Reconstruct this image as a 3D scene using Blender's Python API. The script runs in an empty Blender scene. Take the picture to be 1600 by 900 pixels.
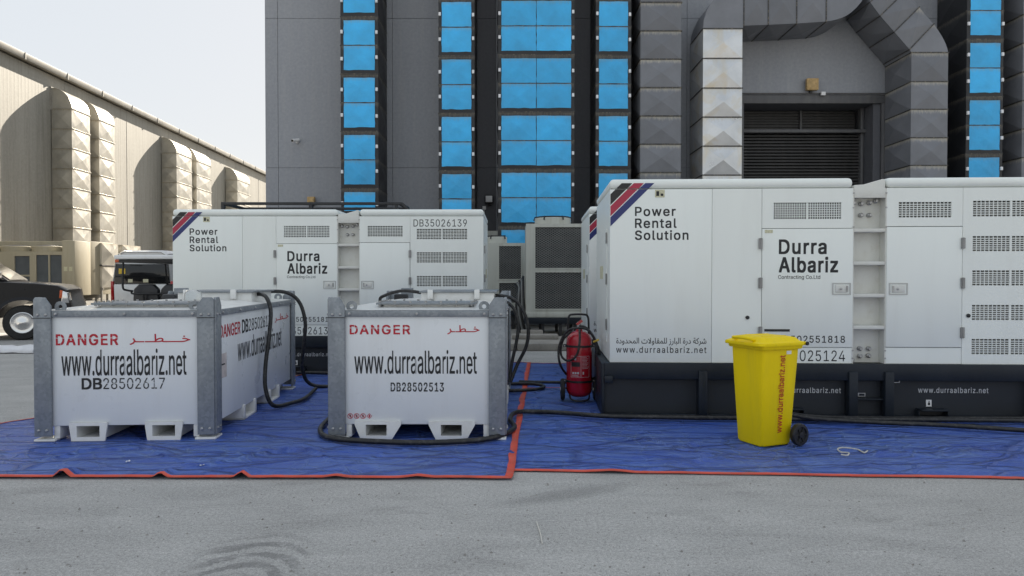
import bpy, bmesh, math, random
from mathutils import Vector, Matrix, noise, geometry

random.seed(7)
R = math.radians
PI = math.pi
SC = bpy.context.scene
COL = SC.collection

# ------------------------------------------------------------------ camera
cam_d = bpy.data.cameras.new('camera')
cam = bpy.data.objects.new('camera', cam_d)
COL.objects.link(cam)
SC.camera = cam
cam.location = (0, 0, 1.5)
cam.rotation_euler = (R(90 - 0.93), 0, 0)
cam_d.sensor_width = 36
cam_d.lens = 36 * 1110 / 1600
cam_d.clip_start = 0.05
cam_d.clip_end = 3000
SC.render.resolution_x, SC.render.resolution_y = 1024, 576

# ------------------------------------------------------------------ sky, sun, exposure
SUN_AZ, SUN_EL = 12.3, 28.0          # degrees right of the view axis, degrees up
w = bpy.data.worlds.new('World')
SC.world = w
w.use_nodes = True
nt = w.node_tree
bg = nt.nodes['Background']
sky = nt.nodes.new('ShaderNodeTexSky')
sky.sky_type = 'NISHITA'
sky.sun_disc = False
sky.sun_elevation = R(SUN_EL)
sky.sun_rotation = R(SUN_AZ)
sky.air_density = 1.0
sky.dust_density = 1.0
sky.ozone_density = 1.0
hs = nt.nodes.new('ShaderNodeGamma')      # pale, evenly bright desert haze
hs.inputs['Gamma'].default_value = 0.07
hv = nt.nodes.new('ShaderNodeHueSaturation')
hv.inputs['Saturation'].default_value = 2.6
nt.links.new(hs.outputs[0], hv.inputs['Color'])
nt.links.new(sky.outputs[0], hs.inputs['Color'])
nt.links.new(hv.outputs[0], bg.inputs['Color'])
bg.inputs['Strength'].default_value = 0.15
sun_d = bpy.data.lights.new('sun', 'SUN')
sun_d.energy = 2.6
sun_d.angle = R(0.5)
sun_d.color = (1.0, 0.9, 0.76)
sun = bpy.data.objects.new('sun', sun_d)
COL.objects.link(sun)
sdir = Vector((math.sin(R(SUN_AZ)) * math.cos(R(SUN_EL)), math.cos(R(SUN_AZ)) * math.cos(R(SUN_EL)), math.sin(R(SUN_EL))))
sun.rotation_euler = sdir.to_track_quat('Z', 'Y').to_euler()
sun.location = sdir * 60
SC.view_settings.view_transform = 'Standard'
SC.view_settings.look = 'None'
SC.view_settings.gamma = 1
SC.view_settings.use_curve_mapping = False
SC.view_settings.exposure = 2.36
SC.render.engine = 'CYCLES'
SC.cycles.max_bounces = 6
SC.cycles.use_denoising = True

# ------------------------------------------------------------------ materials
class NT:
    def __init__(s, name):
        s.m = bpy.data.materials.new(name)
        s.m.use_nodes = True
        s.t = s.m.node_tree
        s.b = s.t.nodes['Principled BSDF']
        s.tc = s.t.nodes.new('ShaderNodeTexCoord')
    def n(s, typ, **kw):
        nd = s.t.nodes.new('ShaderNode' + typ)
        for k, v in kw.items():
            if k in nd.inputs.keys():
                nd.inputs[k].default_value = v
            else:
                setattr(nd, k, v)
        return nd
    def l(s, a, b):
        s.t.links.new(a, b)
    def mapping(s, scale=(1, 1, 1), src='Object', loc=(0, 0, 0), rot=(0, 0, 0)):
        mp = s.n('Mapping')
        mp.inputs['Scale'].default_value = scale
        mp.inputs['Location'].default_value = loc
        mp.inputs['Rotation'].default_value = rot
        s.l(s.tc.outputs[src], mp.inputs['Vector'])
        return mp.outputs[0]
    def noise(s, scale, detail=4, rough=0.55, vec=None, dist=0.0):
        nd = s.n('TexNoise', Scale=scale, Detail=detail, Roughness=rough, Distortion=dist)
        s.l(vec if vec is not None else s.tc.outputs['Object'], nd.inputs['Vector'])
        return nd.outputs['Fac']
    def ramp(s, fac, stops):
        r = s.n('ValToRGB')
        el = r.color_ramp.elements
        while len(el) < len(stops):
            el.new(0.5)
        for e, (p, c) in zip(el, stops):
            e.position = p
            e.color = (*c, 1) if len(c) == 3 else c
        s.l(fac, r.inputs[0])
        return r.outputs[0]
    def math(s, op, a, b=None):
        nd = s.n('Math', operation=op)
        for i, v in enumerate((a, b)):
            if v is None:
                continue
            if isinstance(v, (int, float)):
                nd.inputs[i].default_value = v
            else:
                s.l(v, nd.inputs[i])
        return nd.outputs[0]
    def mix(s, fac, a, b, blend='MIX'):
        nd = s.n('Mix', data_type='RGBA', blend_type=blend)
        for sock, v in ((nd.inputs[0], fac), (nd.inputs[6], a), (nd.inputs[7], b)):
            if isinstance(v, (int, float)):
                sock.default_value = v
            elif isinstance(v, tuple):
                sock.default_value = (*v, 1) if len(v) == 3 else v
            else:
                s.l(v, sock)
        return nd.outputs[2]
    def bump(s, h, strength=0.3, dist=0.01):
        bn = s.n('Bump', Strength=strength, Distance=dist)
        s.l(h, bn.inputs['Height'])
        s.l(bn.outputs[0], s.b.inputs['Normal'])

def g(v):
    return (v, v, v)

def plain(name, col, rough=0.5, metal=0.0, var=0.12, scale=3.0, bump=0.0, bscale=60, coat=0.0, dirt=None, dirt_amt=0.35, streak=False, spec=None):
    N = NT(name)
    v = N.mapping((1, 1, 0.12)) if streak else N.tc.outputs['Object']
    f = N.noise(scale, 6, 0.6, v)
    dk = tuple(c * (1 - var) for c in col)
    lt = tuple(min(1, c * (1 + var * 0.6)) for c in col)
    c = N.ramp(f, [(0.3, dk), (0.7, lt)])
    if dirt:
        f2 = N.noise(scale * 2.7 + 1.3, 8, 0.68, v)
        c = N.mix(N.ramp(f2, [(0.5, g(0)), (0.75, g(dirt_amt))]), c, dirt)
    N.l(c, N.b.inputs['Base Color'])
    fr = N.noise(scale * 4, 5, 0.6)
    N.l(N.ramp(fr, [(0.2, g(max(0.02, rough * 0.82))), (0.8, g(min(1, rough * 1.15)))]), N.b.inputs['Roughness'])
    N.b.inputs['Metallic'].default_value = metal
    N.b.inputs['Coat Weight'].default_value = coat
    if spec is not None:
        N.b.inputs['Specular IOR Level'].default_value = spec
    if bump:
        N.bump(N.noise(bscale, 5, 0.6), bump, 0.01)
    return N.m

M = {}
M['white'] = plain('white_paint', (0.83, 0.86, 0.825), 0.33, var=0.03, scale=1.2, dirt=(0.6, 0.59, 0.54), dirt_amt=0.14, streak=True, bump=0.02, bscale=5)
M['white2'] = plain('white_ladder_paint', (0.68, 0.68, 0.64), 0.45, var=0.05, scale=3, dirt=(0.45, 0.41, 0.3), dirt_amt=0.3)
M['tankwhite'] = plain('tank_white_paint', (0.75, 0.77, 0.78), 0.3, var=0.04, scale=1.0, dirt=(0.5, 0.48, 0.45), dirt_amt=0.25, streak=True, bump=0.05, bscale=5)
M['topwhite'] = plain('tank_top_paint', (0.78, 0.78, 0.76), 0.35, var=0.06, scale=2.0, dirt=(0.5, 0.45, 0.36), dirt_amt=0.35)
M['skid'] = plain('dark_skid_paint', (0.013, 0.018, 0.026), 0.45, var=0.2, scale=2.5, dirt=(0.05, 0.05, 0.05), dirt_amt=0.2, spec=0.3)
M['skidin'] = plain('dark_skid_recess', (0.011, 0.015, 0.022), 0.55, var=0.2, scale=2.5)
M['black'] = plain('black_paint_letters', (0.012, 0.013, 0.016), 0.5, var=0.1)
M['red'] = plain('red_paint_letters', (0.5, 0.012, 0.03), 0.5, var=0.15, scale=9)
M['binred'] = plain('bin_red_letters', (0.55, 0.06, 0.01), 0.5, var=0.3, scale=30)
M['lettergrey'] = plain('pale_letters', (0.55, 0.56, 0.58), 0.5, var=0.05)
M['stripeblack'] = plain('stripe_black', (0.01, 0.01, 0.012), 0.35, var=0.1)
M['stripered'] = plain('stripe_red', (0.42, 0.02, 0.06), 0.35, var=0.06)
M['stripeblue'] = plain('stripe_blue', (0.02, 0.03, 0.16), 0.35, var=0.06)
M['rubber'] = plain('hose_rubber', (0.012, 0.012, 0.013), 0.42, var=0.4, scale=8, dirt=(0.16, 0.15, 0.14), dirt_amt=0.45)
M['tyre'] = plain('tyre_rubber', (0.014, 0.014, 0.014), 0.75, var=0.3, scale=9, dirt=(0.1, 0.09, 0.08), dirt_amt=0.3)
M['blackplastic'] = plain('black_plastic', (0.012, 0.012, 0.014), 0.45, var=0.2)
M['yellow'] = plain('yellow_bin_plastic', (0.9, 0.67, 0.003), 0.5, var=0.05, scale=2.4, dirt=(0.42, 0.33, 0.04), dirt_amt=0.25, streak=True, spec=0.2)
M['exred'] = plain('extinguisher_red', (0.42, 0.008, 0.02), 0.22, var=0.08, coat=0.4)
M['bolt'] = plain('zinc_bolt', (0.42, 0.42, 0.42), 0.4, 0.8, var=0.3, scale=20)
M['darkmetal'] = plain('dark_steel', (0.03, 0.031, 0.034), 0.5, 0.2, var=0.3)
M['chrome'] = plain('chrome', (0.7, 0.7, 0.7), 0.15, 1.0, var=0.05)
M['hinge'] = plain('hinge_steel', (0.3, 0.3, 0.3), 0.45, 0.6, var=0.3)
M['recess'] = plain('vent_recess', (0.10, 0.10, 0.10), 0.8, var=0.2)
M['slat'] = plain('vent_slat_paint', (0.5, 0.5, 0.48), 0.5, var=0.08)
M['tan'] = plain('tan_ac_paint', (0.42, 0.38, 0.28), 0.5, var=0.1, scale=1.5, dirt=(0.25, 0.2, 0.13), dirt_amt=0.35, streak=True)
M['acgrey'] = plain('ac_cream_paint', (0.5, 0.51, 0.46), 0.5, var=0.08, scale=2, dirt=(0.28, 0.25, 0.19), dirt_amt=0.5, streak=True)
M['coil'] = plain('coil_dark', (0.02, 0.022, 0.024), 0.6, var=0.4, scale=6)
M['coilblue'] = plain('coil_bluish', (0.09, 0.105, 0.12), 0.55, var=0.25, scale=2)
M['mesh'] = plain('expanded_mesh_paint', (0.2, 0.205, 0.2), 0.5, var=0.2)
M['carpaint'] = plain('graphite_car_paint', (0.008, 0.008, 0.010), 0.3, 0.0, var=0.15, coat=0.12, spec=0.25)
M['vanwhite'] = plain('van_white_paint', (0.72, 0.73, 0.73), 0.25, var=0.03, coat=0.4, dirt=(0.5, 0.47, 0.4), dirt_amt=0.2)
M['glassdark'] = plain('tinted_glass', (0.012, 0.013, 0.014), 0.06, var=0.1)
M['taillight'] = plain('taillight_red', (0.4, 0.008, 0.01), 0.15, coat=0.5)
M['orange'] = plain('orange_lens', (0.6, 0.11, 0.03), 0.2)
M['amber'] = plain('amber_lamp_glass', (0.5, 0.33, 0.13), 0.25, var=0.3, scale=9)
M['seat'] = plain('black_vinyl', (0.013, 0.014, 0.018), 0.38, var=0.2)
M['plastic_white'] = plain('white_plastic', (0.75, 0.75, 0.75), 0.45, var=0.06)
M['sheet'] = plain('white_sheet', (0.72, 0.72, 0.74), 0.5, var=0.12, scale=4)
M['sticker_y'] = plain('yellow_sticker', (0.7, 0.48, 0.05), 0.5, var=0.15, scale=40)
M['sticker_c'] = plain('cream_sticker', (0.62, 0.6, 0.42), 0.5, var=0.3, scale=60)
M['sticker_p'] = plain('pinkish_worn_sticker', (0.62, 0.55, 0.52), 0.6, var=0.25, scale=14)
M['wood'] = plain('wood_block', (0.38, 0.27, 0.15), 0.7, var=0.35, scale=9)
M['rope'] = plain('white_rope', (0.62, 0.6, 0.55), 0.8, var=0.2, scale=50)
M['roofmetal'] = plain('roof_metal', (0.3, 0.285, 0.25), 0.5, var=0.25, scale=1.2, dirt=(0.16, 0.12, 0.08), dirt_amt=0.5)
M['pav'] = plain('pavement_concrete', (0.34, 0.32, 0.29), 0.9, var=0.2, scale=3, dirt=(0.18, 0.16, 0.13), dirt_amt=0.5, bump=0.4, bscale=40)
M['hem'] = plain('orange_hem', (0.66, 0.085, 0.05), 0.5, var=0.2, scale=5, dirt=(0.35, 0.2, 0.17), dirt_amt=0.5)
M['pebble'] = plain('pebble_stone', (0.3, 0.29, 0.27), 0.9, var=0.5, scale=3)
M['clip'] = plain('white_clip', (0.75, 0.76, 0.78), 0.5, var=0.04)
M['shutter'] = plain('shutter_steel', (0.035, 0.034, 0.034), 0.55, 0.1, var=0.3, scale=1.6, dirt=(0.09, 0.085, 0.08), dirt_amt=0.4, streak=True)
M['trim'] = plain('door_trim', (0.1, 0.1, 0.105), 0.55, var=0.2, dirt=(0.2, 0.19, 0.17), dirt_amt=0.4, streak=True)

def m_galv():
    N = NT('galvanised_steel')
    vo = N.n('TexVoronoi', Scale=38.0)
    N.l(N.tc.outputs['Object'], vo.inputs['Vector'])
    sp = N.ramp(vo.outputs['Color'], [(0.0, (0.22, 0.24, 0.26)), (1.0, (0.32, 0.34, 0.36))])
    f = N.noise(5, 6, 0.6)
    c = N.mix(N.ramp(f, [(0.4, g(0)), (0.7, g(0.6))]), sp, (0.19, 0.21, 0.23))
    N.l(c, N.b.inputs['Base Color'])
    N.b.inputs['Metallic'].default_value = 0.35
    N.l(N.ramp(f, [(0.3, g(0.42)), (0.7, g(0.62))]), N.b.inputs['Roughness'])
    return N.m
M['galv'] = m_galv()

def m_ground():
    N = NT('dusty_concrete_ground')
    o = N.tc.outputs['Object']
    big = N.noise(0.35, 5, 0.6)
    mid = N.noise(2.2, 7, 0.65, N.mapping((0.55, 1.6, 1), rot=(0, 0, R(-12))), 0.6)
    fine = N.noise(45, 6, 0.75)
    grit = N.noise(120, 4, 0.8)
    c = N.ramp(big, [(0.3, (0.36, 0.355, 0.343)), (0.7, (0.42, 0.415, 0.40))])
    c = N.mix(0.3, c, N.ramp(mid, [(0.3, g(0.3)), (0.72, g(0.72))]), 'OVERLAY')
    c = N.mix(0.6, c, N.ramp(fine, [(0.3, g(0.25)), (0.72, g(0.8))]), 'OVERLAY')
    c = N.mix(0.75, c, N.ramp(grit, [(0.32, g(0.22)), (0.68, g(0.82))]), 'OVERLAY')
    # dark damp-looking blotches
    bl = N.noise(1.3, 6, 0.6, N.mapping((0.8, 1.8, 1), loc=(3.1, 1.7, 0)), 0.3)
    c = N.mix(N.ramp(bl, [(0.60, g(0)), (0.74, g(0.34))]), c, (0.13, 0.128, 0.122))
    spk = N.n('TexVoronoi', Scale=16.0)
    N.l(o, spk.inputs['Vector'])
    c = N.mix(N.ramp(spk.outputs['Distance'], [(0.05, g(0.55)), (0.11, g(0))]), c, (0.11, 0.105, 0.1))
    sx = N.n('SeparateXYZ')
    N.l(o, sx.inputs[0])
    X, Y = sx.outputs[0], sx.outputs[1]
    wob = N.math('MULTIPLY', N.math('SUBTRACT', N.noise(3.5, 5, 0.7), 0.5), 0.34)
    # dusty tread print of a tyre: arcs
    dx = N.math('ADD', X, 1.38)
    dy = N.math('SUBTRACT', Y, 3.2)
    rr = N.math('SQRT', N.math('ADD', N.math('MULTIPLY', N.math('MULTIPLY', dx, dx), 2.2), N.math('MULTIPLY', dy, dy)))
    rr2 = N.math('ADD', rr, N.math('MULTIPLY', wob, 0.7))
    st = N.math('SINE', N.math('MULTIPLY', rr2, 44.0))
    st = N.ramp(N.math('ADD', N.math('MULTIPLY', st, 0.5), 0.5), [(0.35, g(0)), (0.6, g(1))])
    m1 = N.ramp(N.math('ADD', rr, wob), [(0.30, g(0)), (0.4, g(1)), (0.80, g(1)), (0.92, g(0))])
    m2 = N.ramp(N.math('ADD', N.math('ABSOLUTE', dx), wob), [(0.22, g(1)), (0.34, g(0))])
    m3 = N.ramp(N.math('ADD', dy, wob), [(0.1, g(0)), (0.3, g(1))])
    mk = N.math('MULTIPLY', N.math('MULTIPLY', N.math('MULTIPLY', m1, m2), N.math('MULTIPLY', m3, st)), N.ramp(N.noise(7, 5, 0.7), [(0.36, g(0.15)), (0.52, g(1))]))
    c = N.mix(N.math('MULTIPLY', mk, 0.5), c, (0.105, 0.105, 0.105))
    # oily smear in front of the right tarp
    ex = N.math('MULTIPLY', N.math('SUBTRACT', X, 0.38), 1.6)
    ey = N.math('MULTIPLY', N.math('SUBTRACT', N.math('SUBTRACT', Y, 4.86), N.math('MULTIPLY', N.math('SUBTRACT', X, 0.38), 0.45)), 5.5)
    er = N.math('ADD', N.math('SQRT', N.math('ADD', N.math('MULTIPLY', ex, ex), N.math('MULTIPLY', ey, ey))), N.math('MULTIPLY', wob, 2.2))
    c = N.mix(N.ramp(er, [(0.3, g(0.36)), (0.9, g(0))]), c, (0.1, 0.1, 0.1))
    # faint tyre tracks running sideways
    tr = N.noise(1.0, 3, 0.5, N.mapping((0.10, 3.2, 1), rot=(0, 0, R(8)), loc=(0, 0.6, 0)), 0.2)
    c = N.mix(N.ramp(tr, [(0.58, g(0)), (0.72, g(0.16))]), c, (0.44, 0.435, 0.42))
    N.l(c, N.b.inputs['Base Color'])
    N.b.inputs['Roughness'].default_value = 0.88
    N.b.inputs['Specular IOR Level'].default_value = 0.25
    h = N.math('ADD', N.math('MULTIPLY', fine, 0.6), N.math('ADD', N.math('MULTIPLY', mid, 1.5), N.math('MULTIPLY', grit, 0.35)))
    N.bump(h, 0.55, 0.012)
    return N.m
M['ground'] = m_ground()

def m_tarp():
    N = NT('blue_tarpaulin')
    v = N.mapping((1, 1, 1), rot=(0, 0, R(24)))
    v2 = N.mapping((0.35, 2.6, 1), rot=(0, 0, R(-38)))
    v3 = N.mapping((0.4, 2.2, 1), rot=(0, 0, R(33)))
    a = N.noise(1.1, 6, 0.6, v, 0.4)
    b = N.noise(3.2, 7, 0.65, v2, 1.0)
    d = N.noise(2.6, 7, 0.65, v3, 1.2)
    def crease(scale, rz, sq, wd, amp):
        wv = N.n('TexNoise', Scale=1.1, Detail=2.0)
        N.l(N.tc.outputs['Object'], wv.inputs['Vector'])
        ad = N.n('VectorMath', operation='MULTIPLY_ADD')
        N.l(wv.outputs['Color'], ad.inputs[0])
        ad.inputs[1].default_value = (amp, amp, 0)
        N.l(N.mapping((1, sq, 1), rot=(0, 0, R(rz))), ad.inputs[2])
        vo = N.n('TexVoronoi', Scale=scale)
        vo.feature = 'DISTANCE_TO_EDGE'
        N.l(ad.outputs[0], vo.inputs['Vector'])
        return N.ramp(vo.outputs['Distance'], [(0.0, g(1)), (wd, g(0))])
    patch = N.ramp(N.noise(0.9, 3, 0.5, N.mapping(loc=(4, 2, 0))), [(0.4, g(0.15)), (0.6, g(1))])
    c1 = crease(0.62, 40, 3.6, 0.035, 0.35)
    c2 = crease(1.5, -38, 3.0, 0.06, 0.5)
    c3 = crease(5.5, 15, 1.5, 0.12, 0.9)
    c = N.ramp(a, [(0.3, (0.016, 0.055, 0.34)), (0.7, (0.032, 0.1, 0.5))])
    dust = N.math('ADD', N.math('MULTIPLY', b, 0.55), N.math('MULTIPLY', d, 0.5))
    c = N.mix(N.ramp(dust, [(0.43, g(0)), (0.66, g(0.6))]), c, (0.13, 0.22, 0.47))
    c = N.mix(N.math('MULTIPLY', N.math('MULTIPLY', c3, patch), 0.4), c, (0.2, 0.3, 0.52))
    c = N.mix(N.math('MULTIPLY', c1, 0.5), c, (0.01, 0.028, 0.17))  # dark lines: crease dirt plus fold shading put into the colour
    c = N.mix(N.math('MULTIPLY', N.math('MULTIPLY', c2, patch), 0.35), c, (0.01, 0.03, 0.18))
    fd = N.noise(38, 5, 0.7)
    c = N.mix(N.ramp(fd, [(0.5, g(0)), (0.8, g(0.3))]), c, (0.2, 0.28, 0.44))
    N.l(c, N.b.inputs['Base Color'])
    N.l(N.ramp(dust, [(0.4, g(0.34)), (0.65, g(0.58))]), N.b.inputs['Roughness'])
    h = N.math('ADD', N.math('ADD', N.math('MULTIPLY', b, 0.5), N.math('MULTIPLY', d, 0.5)), N.math('ADD', c1, N.math('ADD', N.math('MULTIPLY', c2, 0.7), N.math('MULTIPLY', N.math('MULTIPLY', c3, patch), 0.4))))
    N.bump(h, 0.8, 0.05)
    return N.m
M['tarp'] = m_tarp()

def m_wall(name, c0, c1, stain, amt, sc=0.55):
    N = NT(name)
    f = N.noise(sc, 7, 0.65, N.mapping((1.0, 1.0, 0.22)))
    f2 = N.noise(sc * 7, 7, 0.7, N.mapping((1.6, 1.6, 0.07)))
    f3 = N.noise(sc * 22, 5, 0.7)
    c = N.ramp(f, [(0.3, c0), (0.7, c1)])
    c = N.mix(N.ramp(f2, [(0.48, g(0)), (0.8, g(amt))]), c, stain)
    c = N.mix(0.25, c, N.ramp(f3, [(0.3, g(0.3)), (0.7, g(0.7))]), 'OVERLAY')
    N.l(c, N.b.inputs['Base Color'])
    N.b.inputs['Roughness'].default_value = 0.62
    N.bump(N.math('ADD', f2, f3), 0.12, 0.02)
    return N.m
M['charcoal'] = m_wall('charcoal_wall', (0.25, 0.262, 0.29), (0.3, 0.313, 0.343), (0.37, 0.365, 0.355), 0.35)
M['charcoaldark'] = m_wall('charcoal_wall_dark', (0.09, 0.093, 0.107), (0.115, 0.118, 0.132), (0.16, 0.155, 0.15), 0.3)
M['tanwall'] = m_wall('tan_sheet_wall', (0.27, 0.257, 0.222), (0.345, 0.33, 0.288), (0.17, 0.15, 0.12), 0.75, 0.35)

def m_duct(name, col, fringe, fr_amt, rough=0.5, metal=0.0, patina=None):
    """painted duct sheet: pale dust fringe hanging from each top joint"""
    N = NT(name)
    f = N.noise(1.7, 6, 0.6)
    c = N.ramp(f, [(0.3, tuple(x * 0.86 for x in col)), (0.7, tuple(min(1, x * 1.12) for x in col))])
    if patina:
        p = N.noise(1.5, 5, 0.6, N.mapping((1, 1, 0.8), loc=(2.3, 0, 1.1)), 0.8)
        c = N.mix(N.ramp(p, [(0.48, g(0)), (0.66, g(0.75))]), c, patina)
    sx = N.n('SeparateXYZ')
    N.l(N.tc.outputs['Generated'], sx.inputs[0])
    dr = N.noise(9, 5, 0.75, N.mapping((2.2, 2.2, 0.12)))
    t = N.math('ADD', sx.outputs[2], N.math('MULTIPLY', N.math('SUBTRACT', dr, 0.5), 0.42))
    c = N.mix(N.ramp(t, [(0.84, g(0)), (1.0, g(fr_amt))]), c, fringe)
    N.l(c, N.b.inputs['Base Color'])
    N.b.inputs['Metallic'].default_value = metal
    N.l(N.ramp(f, [(0.3, g(rough * 0.8)), (0.7, g(min(1, rough * 1.2)))]), N.b.inputs['Roughness'])
    N.bump(N.noise(3.0, 3, 0.5), 0.12, 0.03)
    return N.m
M['ductdark'] = m_duct('grey_duct_paint', (0.165, 0.172, 0.192), (0.42, 0.39, 0.32), 0.8)
M['ductblack'] = m_duct('black_duct_paint', (0.016, 0.017, 0.02), (0.2, 0.18, 0.14), 0.45)
M['ductblue'] = m_duct('blue_duct_paint', (0.05, 0.44, 0.84), (0.2, 0.3, 0.36), 0.45, 0.55)
def vary(mat, amt, bump, bs=1.6):
    t = mat.node_tree
    bs_ = t.nodes['Principled BSDF']
    src = bs_.inputs['Base Color'].links[0].from_socket
    oi = t.nodes.new('ShaderNodeObjectInfo')
    mr = t.nodes.new('ShaderNodeMapRange')
    mr.inputs['To Min'].default_value = 1 - amt
    mr.inputs['To Max'].default_value = 1 + amt
    t.links.new(oi.outputs['Random'], mr.inputs['Value'])
    hv_ = t.nodes.new('ShaderNodeHueSaturation')
    t.links.new(mr.outputs[0], hv_.inputs['Value'])
    t.links.new(src, hv_.inputs['Color'])
    t.links.new(hv_.outputs[0], bs_.inputs['Base Color'])
    for nd in t.nodes:
        if nd.type == 'BUMP':
            nd.inputs['Strength'].default_value = bump
            nd.inputs['Distance'].default_value = 0.08
vary(M['ductblue'], 0.1, 0.35)
vary(M['ductdark'], 0.13, 0.15)
M['ductsilver'] = m_duct('silver_duct_sheet', (0.62, 0.63, 0.64), (0.55, 0.48, 0.36), 0.5, 0.34, 0.65, patina=(0.6, 0.53, 0.4))
M['ducttan'] = m_duct('galvanised_duct_sheet', (0.44, 0.42, 0.37), (0.3, 0.24, 0.15), 0.55, 0.4, 0.62)
M['flange'] = plain('duct_flange', (0.05, 0.05, 0.052), 0.6, var=0.4, scale=7, dirt=(0.36, 0.3, 0.2), dirt_amt=0.75)

# ------------------------------------------------------------------ mesh building
class MB:
    def __init__(s):
        s.v, s.f = [], []
    def add(s, vs, fs):
        o = len(s.v)
        s.v += [tuple(p) for p in vs]
        s.f += [tuple(i + o for i in f) for f in fs]
        return s
    def box(s, x0, x1, y0, y1, z0, z1):
        return s.add([(x0, y0, z0), (x1, y0, z0), (x1, y1, z0), (x0, y1, z0), (x0, y0, z1), (x1, y0, z1), (x1, y1, z1), (x0, y1, z1)],
                     [(0, 3, 2, 1), (4, 5, 6, 7), (0, 1, 5, 4), (1, 2, 6, 5), (2, 3, 7, 6), (3, 0, 4, 7)])
    def prism(s, pts, y0, y1):
        """polygon in x,z extruded along y (pts counter-clockwise seen from -y)"""
        n = len(pts)
        return s.add([(x, y0, z) for x, z in pts] + [(x, y1, z) for x, z in pts],
                     [tuple(range(n)), tuple(range(2 * n - 1, n - 1, -1))] + [(i, i + n, (i + 1) % n + n, (i + 1) % n) for i in range(n)])
    def prism_x(s, pts, x0, x1):
        n = len(pts)
        return s.add([(x0, y, z) for y, z in pts] + [(x1, y, z) for y, z in pts],
                     [tuple(range(n - 1, -1, -1)), tuple(range(n, 2 * n))] + [(i, (i + 1) % n, (i + 1) % n + n, i + n) for i in range(n)])
    def bar(s, a, b, wd, ht):
        a, b = Vector(a), Vector(b)
        d = (b - a).normalized()
        up = Vector((0, 0, 1)) if abs(d.z) < 0.95 else Vector((0, 1, 0))
        x = d.cross(up).normalized() * wd / 2
        z = x.cross(d).normalized() * ht / 2
        vs = [p + i * x + j * z for p in (a, b) for i, j in ((-1, -1), (1, -1), (1, 1), (-1, 1))]
        return s.add(vs, [(3, 2, 1, 0), (4, 5, 6, 7), (0, 1, 5, 4), (1, 2, 6, 5), (2, 3, 7, 6), (3, 0, 4, 7)])
    def tube(s, path, r, n=10, caps=True):
        path = [Vector(p) for p in path]
        rings = []
        d0 = (path[1] - path[0]).normalized()
        u = d0.orthogonal().normalized()
        for i, p in enumerate(path):
            d = (path[min(i + 1, len(path) - 1)] - path[max(i - 1, 0)]).normalized()
            u = (u - d * u.dot(d)).normalized()
            q = d.cross(u)
            rr = r[i] if isinstance(r, (list, tuple)) else r
            rings.append([p + (u * math.cos(2 * PI * k / n) + q * math.sin(2 * PI * k / n)) * rr for k in range(n)])
        vs = [p for ring in rings for p in ring]
        fs = [(i * n + k, i * n + (k + 1) % n, (i + 1) * n + (k + 1) % n, (i + 1) * n + k) for i in range(len(path) - 1) for k in range(n)]
        if caps:
            fs += [tuple(range(n - 1, -1, -1)), tuple((len(path) - 1) * n + k for k in range(n))]
        return s.add(vs, fs)
    def lathe(s, prof, axis='z', c=(0, 0, 0), n=24):
        vs, fs = [], []
        for r, h in prof:
            for k in range(n):
                a = 2 * PI * k / n
                p = {'z': (r * math.cos(a), r * math.sin(a), h), 'y': (r * math.sin(a), h, r * math.cos(a)), 'x': (h, r * math.cos(a), r * math.sin(a))}[axis]
                vs.append((p[0] + c[0], p[1] + c[1], p[2] + c[2]))
        m = len(prof)
        for i in range(m - 1):
            for k in range(n):
                fs.append((i * n + k, i * n + (k + 1) % n, (i + 1) * n + (k + 1) % n, (i + 1) * n + k))
        fs.append(tuple(range(n - 1, -1, -1)))
        fs.append(tuple((m - 1) * n + k for k in range(n)))
        return s.add(vs, fs)
    def loft(s, rings, caps=True):
        n = len(rings[0])
        vs = [p for r in rings for p in r]
        fs = [(i * n + k, i * n + (k + 1) % n, (i + 1) * n + (k + 1) % n, (i + 1) * n + k) for i in range(len(rings) - 1) for k in range(n)]
        if caps:
            fs += [tuple(range(n - 1, -1, -1)), tuple((len(rings) - 1) * n + k for k in range(n))]
        return s.add(vs, fs)
    def mesh(s, name, mat, bevel=0.0, seg=2, smooth=35, fix=True):
        me = bpy.data.meshes.new(name)
        me.from_pydata(s.v, [], s.f)
        bm = bmesh.new()
        bm.from_mesh(me)
        if fix:
            bmesh.ops.recalc_face_normals(bm, faces=bm.faces)
        if bevel:
            es = [e for e in bm.edges if len(e.link_faces) == 2 and e.calc_face_angle(0) > 0.5]
            bmesh.ops.bevel(bm, geom=es, offset=bevel, segments=seg, profile=0.5, affect='EDGES', clamp_overlap=True)
        for f in bm.faces:
            f.smooth = smooth > 0
        bm.to_mesh(me)
        bm.free()
        if smooth > 0:
            me.set_sharp_from_angle(angle=R(smooth))
        me.materials.append(M[mat] if isinstance(mat, str) else mat)
        return me

def link(name, me, parent=None, loc=(0, 0, 0), rot=(0, 0, 0), scale=(1, 1, 1)):
    o = bpy.data.objects.new(name, me)
    COL.objects.link(o)
    o.parent = parent
    o.location = loc
    o.rotation_euler = rot
    o.scale = scale
    return o

def part(name, mb, mat, parent, bevel=0.0, loc=(0, 0, 0), rot=(0, 0, 0), seg=2, smooth=35):
    return link(name, mb.mesh(name, mat, bevel, seg, smooth), parent, loc, rot)

def tag(o, label=None, cat=None, group=None, kind=None):
    if label: o['label'] = label
    if cat: o['category'] = cat
    if group: o['group'] = group
    if kind: o['kind'] = kind
    return o

def thing(name, label, cat, loc=(0, 0, 0), rz=0.0, group=None):
    return tag(link(name, None, None, loc, (0, 0, rz)), label, cat, group)

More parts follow.
